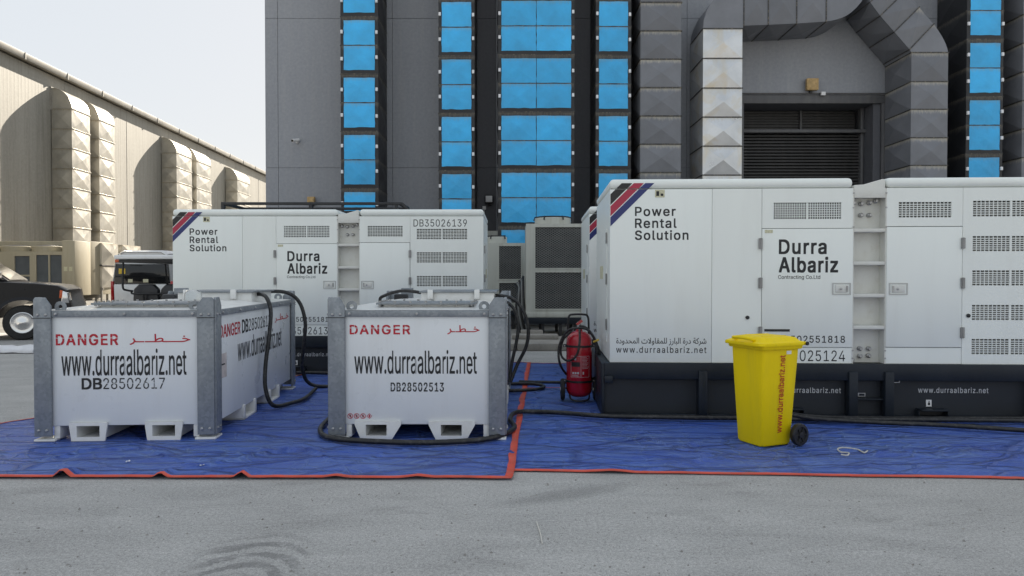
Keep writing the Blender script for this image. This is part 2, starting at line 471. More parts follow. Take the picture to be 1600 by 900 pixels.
def spline(pts, n=10):
    P = [Vector(p) for p in pts]
    P = [P[0] * 2 - P[1]] + P + [P[-1] * 2 - P[-2]]
    out = []
    for i in range(1, len(P) - 2):
        a, b, c, d = P[i - 1:i + 3]
        for k in range(n):
            t = k / n
            out.append(0.5 * ((2 * b) + (c - a) * t + (2 * a - 5 * b + 4 * c - d) * t * t + (3 * b - a - 3 * c + d) * t ** 3))
    out.append(P[-2])
    return out

_tc = {}
def glyph_tris(ob, res=4):
    cu = ob.to_curve(bpy.context.evaluated_depsgraph_get())
    loops = []
    for sp in cu.splines:
        P = []
        if sp.type == 'BEZIER':
            bp = sp.bezier_points
            n = len(bp)
            for i in range(n):
                a, b = bp[i], bp[(i + 1) % n]
                straight = (a.handle_right - a.co).cross(b.co - a.co).length < 1e-6 and (b.handle_left - b.co).cross(b.co - a.co).length < 1e-6
                q = [a.co, b.co] if straight else geometry.interpolate_bezier(a.co, a.handle_right, b.handle_left, b.co, res + 1)
                P += [Vector((v[0], v[1])) for v in q[:-1]]
        else:
            P = [Vector((p.co[0], p.co[1])) for p in sp.points]
        Q = [p for i, p in enumerate(P) if (p - P[i - 1]).length > 1e-5]
        if len(Q) > 2:
            loops.append(Q)
    ob.to_curve_clear()
    # treat loops glyph by glyph: group loops whose boxes overlap
    V, E = [], []
    for Q in loops:
        o = len(V)
        V += Q
        E += [(o + i, o + (i + 1) % len(Q)) for i in range(len(Q))]
    v, e, f, *_ = geometry.delaunay_2d_cdt(V, E, [], 0, 1e-6)
    bb = [(min(p.x for p in Q), max(p.x for p in Q), min(p.y for p in Q), max(p.y for p in Q)) for Q in loops]
    out = []
    for t in f:
        c = sum((v[i] for i in t), Vector((0, 0))) / len(t)
        w = 0
        for Q, b in zip(loops, bb):
            if not (b[0] < c.x < b[1] and b[2] < c.y < b[3]):
                continue
            for i in range(len(Q)):
                p, q = Q[i - 1], Q[i]
                if (p.y <= c.y) != (q.y <= c.y):
                    x = p.x + (c.y - p.y) / (q.y - p.y) * (q.x - p.x)
                    if x > c.x:
                        w += 1 if q.y > p.y else -1
        if w:
            out.append(tuple(t))
    return v, out
FONT = None
try:                                   # Blender's own bundled interface font, a plain grotesque
    import os
    FONT = bpy.data.fonts.load(os.path.join(bpy.utils.system_resource('DATAFILES'), 'fonts', 'Inter.woff2'))
except Exception:
    FONT = None
def text(body, box, parent, mat, y=0.0, name='lettering', bold=0.0, spacing=1.0, stencil=(), plane='front', cuts=None):
    """flat painted letters fitted into box = (x0, x1, z0, z1) on a face; plane front looks to -y, side looks to +x"""
    cu = bpy.data.curves.new('t', 'FONT')
    cu.body = body
    if FONT is not None and all(ord(c_) < 128 for c_ in body):
        cu.font = FONT
    cu.space_character = spacing
    cu.resolution_u = 3
    ob = bpy.data.objects.new('t', cu)
    COL.objects.link(ob)
    bpy.context.view_layer.update()
    gv, gf = glyph_tris(ob)
    bpy.data.objects.remove(ob)
    me = bpy.data.meshes.new(name)
    me.from_pydata([(p.x, p.y, 0) for p in gv], [], gf)
    bm = bmesh.new()
    bm.from_mesh(me)
    bmesh.ops.delete(bm, geom=[v for v in bm.verts if not v.link_faces], context='VERTS')
    xs = [v.co.x for v in bm.verts]
    ys = [v.co.y for v in bm.verts]
    x0, x1, z0, z1 = box
    sx, sy = (x1 - x0) / (max(xs) - min(xs)), (z1 - z0) / (max(ys) - min(ys))
    mx, my = min(xs), min(ys)
    for v in bm.verts:
        X, Z = x0 + (v.co.x - mx) * sx, z0 + (v.co.y - my) * sy
        v.co = (X, 0, Z)
    bmesh.ops.triangulate(bm, faces=bm.faces)
    if bold:
        dd = bold * 1.15 * (z1 - z0)
        src = bm.copy()
        tmp = bpy.data.meshes.new('t')
        src.to_mesh(tmp)
        src.free()
        for k, (ox, oz) in enumerate(((1, 1), (1, -1), (-1, 1), (-1, -1))):
            n0 = len(bm.verts)
            bm.from_mesh(tmp)
            bm.verts.ensure_lookup_table()
            for v in bm.verts[n0:]:
                v.co += Vector((ox * dd, 0.0002 * (k + 1), oz * dd))
        bpy.data.meshes.remove(tmp)
    for ax, lo, hi in stencil:                      # stencil bridges cut out of the letters
        nrm = Vector((1, 0, 0)) if ax == 'x' else Vector((0, 0, 1))
        for q in (lo, hi):
            bmesh.ops.bisect_plane(bm, geom=bm.verts[:] + bm.edges[:] + bm.faces[:], plane_co=nrm * q, plane_no=nrm)
        i = 0 if ax == 'x' else 2
        dead = [f for f in bm.faces if lo < f.calc_center_median()[i] < hi]
        bmesh.ops.delete(bm, geom=dead, context='FACES')
    for f in bm.faces:
        if (f.normal.y > 0):
            f.normal_flip()
    bm.to_mesh(me)
    bm.free()
    me.name = name
    me.materials.clear()
    me.materials.append(M[mat])
    if plane == 'front':
        return link(name, me, parent, (0, y, 0))
    if plane == 'side':       # letters run along +y on a face looking to +x at x = y argument
        return link(name, me, parent, (y, 0, 0), (0, 0, R(90)))
    if plane == 'left':
        return link(name, me, parent, (y, 0, 0), (0, 0, R(-90)))

def stroke(pts, wd):
    """flat calligraphic stroke in x,z as quads facing -y"""
    mb = MB()
    P = [Vector((x, 0, z)) for x, z in pts]
    L, Rr = [], []
    for i, p in enumerate(P):
        d = (P[min(i + 1, len(P) - 1)] - P[max(i - 1, 0)]).normalized()
        nn = Vector((-d.z, 0, d.x)) * wd / 2
        L.append(p + nn)
        Rr.append(p - nn)
    n = len(P)
    mb.add(L + Rr, [(i, i + 1, i + 1 + n, i + n) for i in range(n - 1)])
    return mb

def holed(x0, x1, z0, z1, holes, y0, y1):
    """rectangular plate in x,z with rectangular holes, thickness y0..y1 (y0 in front)"""
    mb = MB()
    xs = sorted({x0, x1, *[h[0] for h in holes], *[h[1] for h in holes]})
    zs = sorted({z0, z1, *[h[2] for h in holes], *[h[3] for h in holes]})
    ins = lambda x, z: any(h[0] < x < h[1] and h[2] < z < h[3] for h in holes)
    for i in range(len(xs) - 1):
        for j in range(len(zs) - 1):
            a, b, c, d = xs[i], xs[i + 1], zs[j], zs[j + 1]
            if not ins((a + b) / 2, (c + d) / 2):
                mb.add([(a, y0, c), (b, y0, c), (b, y0, d), (a, y0, d)], [(0, 1, 2, 3)])
    for h in holes + [(x0, x1, z0, z1)]:
        a, b, c, d = h
        mb.add([(a, y0, c), (b, y0, c), (b, y0, d), (a, y0, d), (a, y1, c), (b, y1, c), (b, y1, d), (a, y1, d)],
               [(0, 1, 5, 4), (1, 2, 6, 5), (2, 3, 7, 6), (3, 0, 4, 7)])
    return mb

# ------------------------------------------------------------------ ground
mb = MB()
mb.add([(-900, -300, 0), (900, -300, 0), (900, 1600, 0), (-900, 1600, 0)], [(0, 1, 2, 3)])
tag(part('ground', mb, 'ground', None, smooth=0), 'grey dusty concrete yard in front of the tarpaulins', kind='structure')
pv = part('pavement', MB().box(-6.9, 16, 14.45, 19.98, 0.004, 0.14), 'pav', None, 0.012)
tag(pv, 'raised concrete pavement along the charcoal building', kind='structure')
for i in range(23):
    x = -6.9 + i * 1.0
    part('kerb_stone', MB().box(x + 0.006, x + 0.994, 14.25, 14.44, 0.004, 0.15), 'pav', pv, 0.015)
dim_sheet = part('toned_down_ground', MB().add([(-60, 19.0, 0.004), (-7.2, 19.0, 0.004), (-7.2, 200, 0.004), (-60, 200, 0.004)], [(0, 1, 2, 3)]), plain('toned_down_ground_mat', (0.17, 0.163, 0.148), 0.9, var=0.25, scale=0.8, dirt=(0.3, 0.27, 0.22), dirt_amt=0.5, bump=0.3, bscale=30), None, smooth=0)  # added sheet, darker than the yard so the sunlit ground does not burn out
tag(dim_sheet, 'sunlit ground beside the warehouse, a darker sheet added to hold down its glare', kind='structure')
# loose grit on the yard
mb = MB()
for i in range(1500):
    y = 3.2 + 2.6 * random.random() ** 1.3 if i < 1100 else random.uniform(3, 13)
    x = random.uniform(-0.85, 0.85) * y
    if i >= 1100 and -6.0 < x < 6 and 5 < y:
        continue
    r = random.choice([0.003, 0.004, 0.005, 0.006, 0.009]) * random.uniform(0.7, 1.3)
    a = random.random() * 6
    vs = [(x + r * math.cos(a + k * PI / 2) * random.uniform(.7, 1.4), y + r * math.sin(a + k * PI / 2) * random.uniform(.7, 1.4), -0.001) for k in range(4)]
    vs.append((x + r * .2, y, r * random.uniform(0.6, 1.1)))
    mb.add(vs, [(0, 1, 4), (1, 2, 4), (2, 3, 4), (3, 0, 4)])
tag(part('loose_grit', mb, 'pebble', None, smooth=0), 'scattered loose grit and tiny stones on the grey yard', 'grit', kind='stuff')

# ------------------------------------------------------------------ charcoal building
WY = 20.0
BX0, BX1, BH, BD = -6.92, 26.0, 12.9, 45.0
DX0, DX1, DZ = 6.50, 10.36, 6.35
b = thing('industrial_building', 'tall charcoal industrial building with a roller shutter door', 'building', (BX0, WY, 0))
O = Vector((BX0, WY, 0))
# masonry core, with the door bay left open
core = MB()
core.box(0, DX0 - BX0 - 0.02, 0.06, BD, 0, BH - 0.1)
core.box(DX1 - BX0 + 0.02, BX1 - BX0, 0.06, BD, 0, BH - 0.1)
core.box(DX0 - BX0 - 0.02, DX1 - BX0 + 0.02, 0.06, BD, DZ + 0.02, BH - 0.1)
core.box(DX0 - BX0 - 0.02, DX1 - BX0 + 0.02, 2.0, BD, 0, DZ + 0.02)
part('building_shell', core, 'charcoaldark', b)
part('roof_parapet', MB().box(-0.05, BX1 - BX0 + 0.05, -0.05, 0.5, BH - 0.1, BH + 0.25), 'charcoal', b, 0.02)
xs = [BX0, -6.56, -4.55, -3.35, -1.62, -0.45, 1.5, 2.3, 3.4, 4.9, DX0 - 0.22, DX1 + 0.36, 12.3, 13.0, 14.8, 16.6, 18.4, 20.2, 22, 24, BX1]
zs = [0.0, 4.55, 8.72, BH - 0.12]
dark = {(-1.62, -0.45), (1.5, 2.3), (2.3, 3.4), (12.3, 13.0), (13.0, 14.8)}  # bays between the ducts: shade painted in with the darker wall colour
for i in range(len(xs) - 1):
    if xs[i] == DX0 - 0.22:
        continue
    for j in range(len(zs) - 1):
        off = random.uniform(0, 0.006)
        mt = 'charcoaldark' if (xs[i], xs[i + 1]) in dark else 'charcoal'
        part('wall_panel', MB().box(xs[i] - BX0 + 0.004, xs[i + 1] - BX0 - 0.004, -off, 0.05, zs[j] + 0.004, zs[j + 1] - 0.004), mt, b, 0.003, seg=1)
a0, a1 = DX0 - 0.22 - BX0, DX1 + 0.36 - BX0
for z0, z1 in ((DZ + 0.24, 9.3), (9.3, BH - 0.12)):
    part('wall_panel', MB().box(a0 + 0.004, a1 - 0.004, 0, 0.05, z0 + 0.004, z1 - 0.004), 'charcoal', b, 0.003, seg=1)
dr = part('door_frame', MB().box(a0, a1, -0.02, 0.04, DZ, DZ + 0.23).box(a1 - 0.36, a1, -0.02, 0.04, 0, DZ).box(a0, a0 + 0.22, -0.02, 0.04, 0, DZ), 'trim', b, 0.004)
sh = MB()
nsl = 62
for k in range(nsl):
    z0 = k * 5.62 / nsl
    h = 5.62 / nsl
    sh.prism_x([(0.72, z0), (0.66, z0 + h * 0.25), (0.66, z0 + h * 0.75), (0.72, z0 + h)], DX0 - BX0, DX1 - BX0 - 0.3)
part('roller_shutter', sh, 'shutter', b)
part('shutter_box_slats', MB().box(DX0 - BX0, DX1 - BX0 - 0.3, 0.95, 1.0, 5.7, DZ), 'shutter', b)
hs2 = MB()
for k in range(8):
    hs2.box(DX0 - BX0, DX1 - BX0 - 0.3, 0.9, 0.95, 5.72 + k * 0.08, 5.77 + k * 0.08)
part('transom_slats', hs2, 'shutter', b)
part('transom_beam', MB().box(DX0 - BX0, DX1 - BX0 - 0.1, 0.45, 0.6, 5.63, 5.72), 'trim', b, 0.01)
part('door_mullion', MB().box(8.42 - BX0, 8.47 - BX0, 0.84, 0.89, 5.72, DZ), 'trim', b)
part('guide_rail', MB().box(DX1 - BX0 - 0.3, DX1 - BX0 - 0.22, 0.55, 0.75, 0, DZ), 'trim', b, 0.006)
part('door_jamb', MB().box(DX1 - BX0 - 0.2, DX1 - BX0 + 0.0, 0.06, 1.6, 0, DZ), 'charcoaldark', b)
cond = MB().tube([(a0 + 0.1, -0.04, 6.62), (a1 - 0.05, -0.04, 6.62)], 0.018, 6).tube([(a1 - 0.1, -0.04, 6.62), (a1 - 0.1, -0.04, 0.2)], 0.02, 6)
part('conduit', cond, 'trim', b)

def cross_seg(c4, y0, y1, bulge=0.045):
    """one duct length: c4 = front corners (x,z) bl, br, tr, tl; cross-broken sheets on every face"""
    mb = MB()
    (ax, az), (bx, bz), (cx, cz), (dx, dz) = c4
    F = [Vector((ax, y0, az)), Vector((bx, y0, bz)), Vector((cx, y0, cz)), Vector((dx, y0, dz))]
    B = [Vector((p.x, y1, p.z)) for p in F]
    cen = sum(F + B, Vector()) / 8
    for q in ([F[0], F[1], F[2], F[3]], [B[0], F[0], F[3], B[3]], [F[1], B[1], B[2], F[2]]):
        m = sum(q, Vector()) / 4
        nrm = (q[1] - q[0]).cross(q[3] - q[0]).normalized()
        if nrm.dot(m - cen) < 0:
            nrm = -nrm
        mb.add(q + [m + nrm * bulge], [(0, 1, 4), (1, 2, 4), (2, 3, 4), (3, 0, 4)])
    mb.add([F[3], F[2], B[2], B[3]], [(0, 1, 2, 3)])
    mb.add([F[0], B[0], B[1], F[1]], [(0, 1, 2, 3)])
    mb.add(B, [(3, 2, 1, 0)])
    return mb

def flange(p, q, y0, y1, t=0.035, out=0.03):
    """angle-iron ring across a duct between front points p and q (x,z)"""
    p, q = Vector((p[0], 0, p[1])), Vector((q[0], 0, q[1]))
    d = (q - p).normalized()
    n = Vector((-d.z, 0, d.x)) * t / 2
    p, q = p - d * out, q + d * out
    pts = [p - n, q - n, q + n, p + n]
    return MB().prism([(v.x, v.z) for v in pts], y0 - out, y1)

FY = 18.66
K = FY / 1110
def PX(x, y):                      # front-plane coordinates measured on the duct faces
    return ((x - 800) * K, 1.5 + (432 - y) * K)

def blue_duct(xl, xr, zj, ncol, label, ntop):
    cx = (xl + xr) / 2
    d = thing('blue_panelled_duct', label, 'duct', (cx, FY, 0.14), 0, 'blue panelled ducts on the charcoal wall')
    hw = (xr - xl) / 2
    per = 1.492
    z0 = zj - 3 * per
    k = -1
    first = max(0.0, z0 - 0.14)
    sw = 2 * hw / ncol
    nb = 8
    for bi in range(nb):
        for half in range(2):
            za = z0 + bi * per + half * 0.746 - 0.14
            zb = za + 0.746
            if zb < 0.3:
                continue
            za = max(za, 0.0)
            for c in range(ncol):
                x0, x1 = -hw + c * sw, -hw + (c + 1) * sw
                part('duct_section', cross_seg([(x0, za), (x1, za), (x1, zb), (x0, zb)], 0, 1.3 - 0.0), 'ductblack', d, smooth=0)
                # blue painted field with slightly ragged edges
                mL = 0.085 if c == 0 else 0.008
                mR = 0.085 if c == ncol - 1 else 0.008
                lo = za + (0.1 if half == 0 else 0.012)
                hi = zb - (0.012 if half == 0 else 0.1)
                jit = lambda a=0.012: random.uniform(-a, a)
                ex0, ex1 = x0 + mL, x1 - mR
                pm = ((ex0 + ex1) / 2, -0.052, (lo + hi) / 2)
                n = 6
                ring = []
                for t in range(n): ring.append((ex0 + (ex1 - ex0) * t / n, lo + jit(0.008)))
                for t in range(n): ring.append((ex1 + jit(0.006), lo + (hi - lo) * t / n))
                for t in range(n): ring.append((ex1 - (ex1 - ex0) * t / n, hi + jit(0.006)))
                for t in range(n): ring.append((ex0 + jit(0.006), hi - (hi - lo) * t / n))
                vs = []
                for (xx, zz) in ring:
                    # stay on the pyramid of the section
                    u = abs((xx - (x0 + x1) / 2) / (x1 - x0) * 2)
                    vv = abs((zz - (za + zb) / 2) / max(0.1, zb - za) * 2)
                    vs.append((xx, -0.045 * (1 - max(u, vv)) - 0.006, zz))
                vs.append(((x0 + x1) / 2, -0.051, (za + zb) / 2))
                N_ = len(ring)
                mbb = MB().add(vs, [(t, (t + 1) % N_, N_) for t in range(N_)])
                part('blue_panel', mbb, 'ductblue', d, smooth=0)
            for sx_, xx in ((-1, -hw + 0.035), (1, hw - 0.035)):
                zz = za + (zb - za) * (0.56 if half == 0 else 0.45) + random.uniform(-.03, .03)
                part('white_clip', MB().box(xx - 0.03, xx + 0.03, -0.05, 0.0, zz - 0.045, zz + 0.045), 'clip', d, 0.006, seg=1)
            part('flange', flange((-hw, zb), (hw, zb), 0, 1.29, 0.022, 0.012), 'flange', d)
    return d

blue_duct(-4.48, -3.50, PX(0, 206)[1], 1, 'blue panelled duct nearest the left corner of the charcoal building', 8)
blue_duct(-1.92, -0.98, PX(0, 178)[1], 1, 'narrow blue panelled duct just left of the double-width blue one', 8)
blue_duct(-0.36, 1.63, PX(0, 176)[1], 2, 'double-width blue panelled duct behind the mesh-fronted condenser', 8)
blue_duct(2.19, 3.11, PX(0, 177)[1], 1, 'narrow blue panelled duct just right of the double-width blue one', 8)
blue_duct(11.88, 12.84, PX(0, 241)[1], 1, 'blue panelled duct right of the roller shutter bay', 8)

def column_duct(xl, xr, joints, label, low=None):
    d = thing('grey_duct', label, 'duct', ((xl + xr) / 2, FY, 0.14), 0, 'grey ducts on the charcoal wall')
    hw = (xr - xl) / 2
    for i in range(len(joints) - 1):
        za, zb = joints[i] - 0.14, joints[i + 1] - 0.14
        mt = low if (low and i < 4) else 'ductdark'
        part('duct_section', cross_seg([(-hw, za), (hw, za), (hw, zb), (-hw, zb)], 0, 1.3, 0.085), mt, d, smooth=0)
        part('flange', flange((-hw, zb), (hw, zb), 0, 1.29, 0.03, 0.022), 'flange', d)
    return d
j0 = PX(0, 270)[1]
js = [0.14] + [j0 - 0.738 * k for k in range(4, -1, -1) if j0 - 0.738 * k > 0.4] + [j0 + 0.738 * k for k in range(1, 9)]
column_duct(3.36, 4.42, js, 'grey cross-broken duct with a pale bottom length above the generator', 'ductsilver')
column_duct(13.35, 14.5, [0.14 + 0.745 * k for k in range(14)], 'grey cross-broken duct at the right edge of the photograph')

def run_duct(label, pairs, mats, y1=1.3, elbows=()):
    """pairs = cross lines (left/inner px, right/outer px) along a duct run"""
    c0 = PX(*pairs[0][0])
    d = thing('duct_run', label, 'duct', (c0[0], FY, 0.14), 0, 'grey ducts framing the roller shutter bay')
    q = [(tuple(map(float, PX(*a))), tuple(map(float, PX(*b_)))) for a, b_ in pairs]
    sh_ = lambda p: (p[0] - c0[0], p[1] - 0.14)
    for i0, i1 in elbows:
        rg = []
        for (l_, r_) in q[i0:i1 + 1]:
            a_, c_ = sh_(l_), sh_(r_)
            rg.append([(a_[0], 0, a_[1]), (c_[0], 0, c_[1]), (c_[0], y1, c_[1]), (a_[0], y1, a_[1])])
        part('duct_elbow', MB().loft(rg), 'ductdark', d, smooth=40)
        part('flange', flange(sh_(q[i1][0]), sh_(q[i1][1]), 0, y1 - 0.01, 0.026, 0.018), 'flange', d)
    for i in range(len(q) - 1):
        if any(i0 <= i < i1 for i0, i1 in elbows):
            continue
        (l0, r0), (l1, r1) = q[i], q[i + 1]
        part('duct_section', cross_seg([sh_(l0), sh_(r0), sh_(r1), sh_(l1)], 0, y1, 0.1 if mats[i] == 'ductsilver' else 0.085), mats[i], d, smooth=0)
        if i % 1 == 0:
            part('flange', flange(sh_(l1), sh_(r1), 0, y1 - 0.01, 0.026, 0.018), 'flange', d)
    return d
# left leg, elbow and the overhead run
L = []
for y in (513, 495, 457, 412, 366, 320, 274, 229, 184, 139, 93, 47):
    L.append(((1097, y), (1158, y)))
iL = len(L) - 1
for k in range(1, 9):
    t_ = k / 8 * PI / 2
    L.append(((1160 - 63 * math.cos(t_), 47 - 68 * math.sin(t_)), (1158 + 2 * k / 8, 47 - 4.5 * k / 8)))
iM = len(L) - 1
L += [((1198, -21), (1198, 41)), ((1242, -21), (1242, 39)), ((1288, -21), (1288, 36))]
iN = len(L) - 1
for k in range(1, 9):
    t_ = k / 8
    L.append(((1288 + 62 * t_, -21 - 30 * t_ ** 2), (1288 + 62 * t_, 36 - 10 * t_ - 32 * t_ ** 3)))
L.append(((1352, -90), (1400, -90)))
lm = ['ductsilver'] * iL + ['ductdark'] * 40
run_duct('silver and grey duct rising left of the shutter door and turning overhead', L, lm, elbows=[(iL, iM), (iN, iN + 8)])
# right leg with the diagonal length
Rr = []
for y in (513, 487, 441, 397, 351, 305, 259, 216, 172, 129, 84):
    Rr.append(((1421, y), (1478, y)))
iR = len(Rr) - 1
for k in range(1, 7):
    t_ = k / 6
    Rr.append(((1421 - 3 * t_, 84 - 5 * t_), (1478 - 4 * t_ - 19 * t_ ** 1.6, 84 - 44 * t_)))
Rr += [ ((1394, 52), (1432, 14)), ((1372, 27), (1410, -10)), ((1356, 6), (1392, -30)), ((1352, -30), (1372, -52))]
run_duct('grey duct with a diagonal length right of the shutter door', Rr, ['ductdark'] * 30, elbows=[(iR, iR + 6)])

def floodlight(x, z, y, label, lens, s=0.26):
    f = thing('floodlight', label, 'floodlight', (x, y, z))
    part('housing', MB().box(-s / 2, s / 2, -0.2, -0.06, -s / 2, s / 2), 'darkmetal' if lens != 'amber' else 'amber', f, 0.012)
    part('lens', MB().box(-s * .38, s * .38, -0.212, -0.2, -s * .38, s * .34), lens, f, 0.004)
    part('bracket', MB().box(-0.03, 0.03, -0.08, 0.0, -s / 2 - 0.06, 0.02), 'darkmetal', f, 0.004)
    return f
floodlight(8.35, 6.84, 19.99, 'amber floodlight over the roller shutter door', 'amber', 0.32)
floodlight(-0.64, 3.66, 19.99, 'square floodlight between the blue ducts above the condensers', 'plastic_white', 0.24)
floodlight(-5.6, 3.62, 19.99, 'floodlight on the charcoal wall above the left generator', 'amber', 0.2)
jb = thing('junction_box', 'small white junction box with a cable under the square floodlight', 'junction box', (-0.78, 19.98, 3.42))
part('box_body', MB().box(-0.05, 0.05, -0.06, 0, -0.05, 0.05), 'plastic_white', jb, 0.008)
part('cable', MB().tube([(0, -0.02, -0.05), (0, -0.02, -2.9)], 0.012, 6), 'plastic_white', jb)
jb2 = thing('junction_box', 'small white junction box beside the amber floodlight', 'junction box', (8.68, 19.94, 6.6))
part('box_body', MB().box(-0.06, 0.06, -0.07, 0, -0.05, 0.05), 'plastic_white', jb2, 0.008)
cc = thing('security_camera', 'small white security camera on the charcoal wall', 'camera', (-6.02, 19.98, 5.28))
part('mount', MB().lathe([(0.05, 0), (0.05, -0.03), (0.02, -0.05), (0.02, -0.12)], 'y', n=12), 'plastic_white', cc)
part('camera_body', MB().tube([(0.06, -0.06, 0.03), (-0.06, -0.24, -0.02)], 0.045, 12), 'plastic_white', cc)
part('camera_lens', MB().tube([(-0.06, -0.24, -0.02), (-0.07, -0.255, -0.024)], 0.034, 12), 'glassdark', cc)

# ------------------------------------------------------------------ long tan warehouse on the left
LB = thing('warehouse', 'long tan metal-clad warehouse with an overhanging eave', 'building', (0, 0, 0), R(2.73))
WX = -25.0
EH = 13.3
ym = [14.0]
mb = MB()
pts = []
y = 12.0
while y < 118:
    pts += [(WX, y), (WX, y + 0.16), (WX + 0.002, y + 0.2), (WX + 0.002, y + 0.26), ]
    y += 0.3
vs = [(x, yy, 0) for x, yy in pts] + [(x, yy, EH) for x, yy in pts]
n = len(pts)
mb.add(vs, [(i, i + 1, i + 1 + n, i + n) for i in range(n - 1)])
part('corrugated_wall', mb, 'tanwall', LB, smooth=0)
part('building_shell', MB().box(WX - 30, WX - 0.03, 12, 118, 0, EH), 'tanwall', LB)
part('roof', MB().prism([(WX - 30.5, EH + 0.1), (WX + 0.2, EH + 0.1), (WX + 0.2, EH + 0.28), (WX - 15, EH + 2.2), (WX - 30.5, EH + 0.28)], 11.6, 118.4), 'roofmetal', LB)
gt = part('gutter', MB().prism([(WX + 0.21, EH + 0.02), (WX + 0.4, EH + 0.02), (WX + 0.44, EH + 0.36), (WX + 0.21, EH + 0.36)], 11.6, 118.4), 'roofmetal', LB, 0.02)
for k in range(27):
    part('gutter_bracket', MB().box(WX + 0.19, WX + 0.455, 12 + k * 4.0, 12.06 + k * 4.0, EH + 0.0, EH + 0.375), 'roofmetal', LB)
for k in range(14):
    part('wall_flashing', MB().box(WX + 0.007, WX + 0.014, 14 + k * 7.6, 14.07 + k * 7.6, 0, EH), 'roofmetal', LB)
far = thing('far_shed', 'distant tan shed end beyond the warehouse', 'building', (-36, 130, 0))
part('wall', MB().box(-12, 12, 0, 20, 0, 17.5), 'tanwall', far)
part('roof', MB().prism([(-12.5, 17.5), (12.5, 17.5), (12.5, 17.9), (0, 19.0), (-12.5, 17.9)], -0.5, 20.5), 'roofmetal', far)

rot = Matrix.Rotation(R(2.73), 4, 'Z')
def arch_duct(y0, wd, top, label, dep=1.2):
    base = rot @ Vector((WX, y0, 0))
    d = thing('arched_duct', label, 'duct', base, R(2.73), 'arched ducts on the warehouse wall')
    nseg = int((top - 1.2) / 1.16)
    zt = top - 1.2
    for k in range(nseg + 1):
        zb = zt - 1.16 * k
        za = max(0.35, zb - 1.16)
        if zb - za < 0.2:
            continue
        m = MB()
        F = [Vector((dep, 0, za)), Vector((dep, wd, za)), Vector((dep, wd, zb)), Vector((dep, 0, zb))]
        S = [Vector((0.05, 0, za)), Vector((dep, 0, za)), Vector((dep, 0, zb)), Vector((0.05, 0, zb))]
        T = [Vector((dep, wd, za)), Vector((0.05, wd, za)), Vector((0.05, wd, zb)), Vector((dep, wd, zb))]
        for q, nn in ((F, Vector((0.07, 0, 0))), (S, Vector((0, -0.05, 0))), (T, Vector((0, 0.05, 0)))):
            m.add(q + [sum(q, Vector()) / 4 + nn], [(0, 1, 4), (1, 2, 4), (2, 3, 4), (3, 0, 4)])
        part('duct_section', m, 'ducttan', d, smooth=0)
        part('flange', MB().box(0.05, dep + 0.04, -0.035, wd + 0.035, zb - 0.03, zb + 0.03), 'ducttan', d, 0.008, seg=1)
    prof = [(0.05, zt + 0.03)] + [(0.05 + (dep - 0.05) * math.cos(t), zt + 0.03 + 1.17 * math.sin(t)) for t in [k * PI / 20 for k in range(0, 11)]]
    prof[0] = (0.05, zt + 0.03)
    m = MB()
    n_ = len(prof)
    m.add([(x, 0, z) for x, z in prof] + [(x, wd, z) for x, z in prof], [tuple(range(n_)), tuple(range(2 * n_ - 1, n_ - 1, -1))] + [(i, i + n_, (i + 1) % n_ + n_, (i + 1) % n_) for i in range(n_)])
    part('duct_elbow', m, 'ducttan', d)
    part('end_flange', MB().box(0.0, 0.09, -0.06, wd + 0.06, zt - 0.1, top + 0.05), 'roofmetal', d)
    return d
arch_duct(43.0, 1.95, 12.55, 'nearest arched duct on the warehouse wall, leftmost in the photograph')
arch_duct(46.0, 1.9, 12.55, 'second arched duct on the warehouse wall, close behind the nearest')
arch_duct(57.5, 3.0, 12.5, 'third arched duct on the warehouse wall, first of the middle pair')
arch_duct(61.5, 3.3, 12.5, 'fourth arched duct on the warehouse wall, second of the middle pair')
arch_duct(71.7, 4.0, 12.3, 'farthest arched duct on the warehouse wall, standing alone')

# tan packaged air conditioner below the arched ducts
ac = thing('packaged_air_conditioner', 'tan packaged air conditioning unit below the arched warehouse ducts', 'air conditioner', (-22.9, 33, 0))
part('stand', MB().box(-2.6, 2.6, 0.1, 0.25, 0.45, 0.6).box(-2.6, 2.6, 1.9, 2.05, 0.45, 0.6).box(2.4, 2.52, 0.1, 0.22, 0, 0.45).box(1.0, 1.12, 0.1, 0.22, 0, 0.45).box(-1.4, -1.28, 0.1, 0.22, 0, .45).box(2.4, 2.52, 1.9, 2.02, 0, 0.45), 'roofmetal', ac)
part('condenser_cabinet', holed(-2.6, 2.6, 0.62, 2.66, [(-0.2, 0.5, 0.7, 1.5), (-0.2, 0.5, 1.58, 2.45), (0.8, 1.37, 0.7, 2.5), (1.43, 1.99, 0.7, 2.5)], 0, 0.12).box(-2.6, 2.6, 0.12, 1.2, 0.62, 2.66), 'tan', ac)
for x0, x1, z0, z1 in [(-0.2, 0.5, 0.7, 1.5), (-0.2, 0.5, 1.58, 2.45), (0.8, 1.37, 0.7, 2.5), (1.43, 1.99, 0.7, 2.5)]:
    part('coil', MB().box(x0, x1, 0.06, 0.115, z0, z1), 'coilblue', ac)
part('air_handler_cabinet', MB().box(-2.6, 2.58, 1.25, 3.2, 0.62, 3.2), 'tan', ac, 0.02)
part('end_cabinet', MB().box(2.05, 2.62, -0.05, 1.22, 0.61, 3.17), 'tan', ac, 0.02)
for x in (-1.9, -0.5, 0.95):
    fr = part('fan_ring', MB().lathe([(0.62, 2.66), (0.66, 2.9), (0.62, 2.92), (0.56, 2.9), (0.54, 2.7)], c=(x, 0.62, 0), n=20), 'tan', ac)
    part('fan_guard', MB().lathe([(0.6, 2.92), (0.3, 2.98), (0.05, 3.0)], c=(x, 0.62, 0), n=12), 'darkmetal', fr)
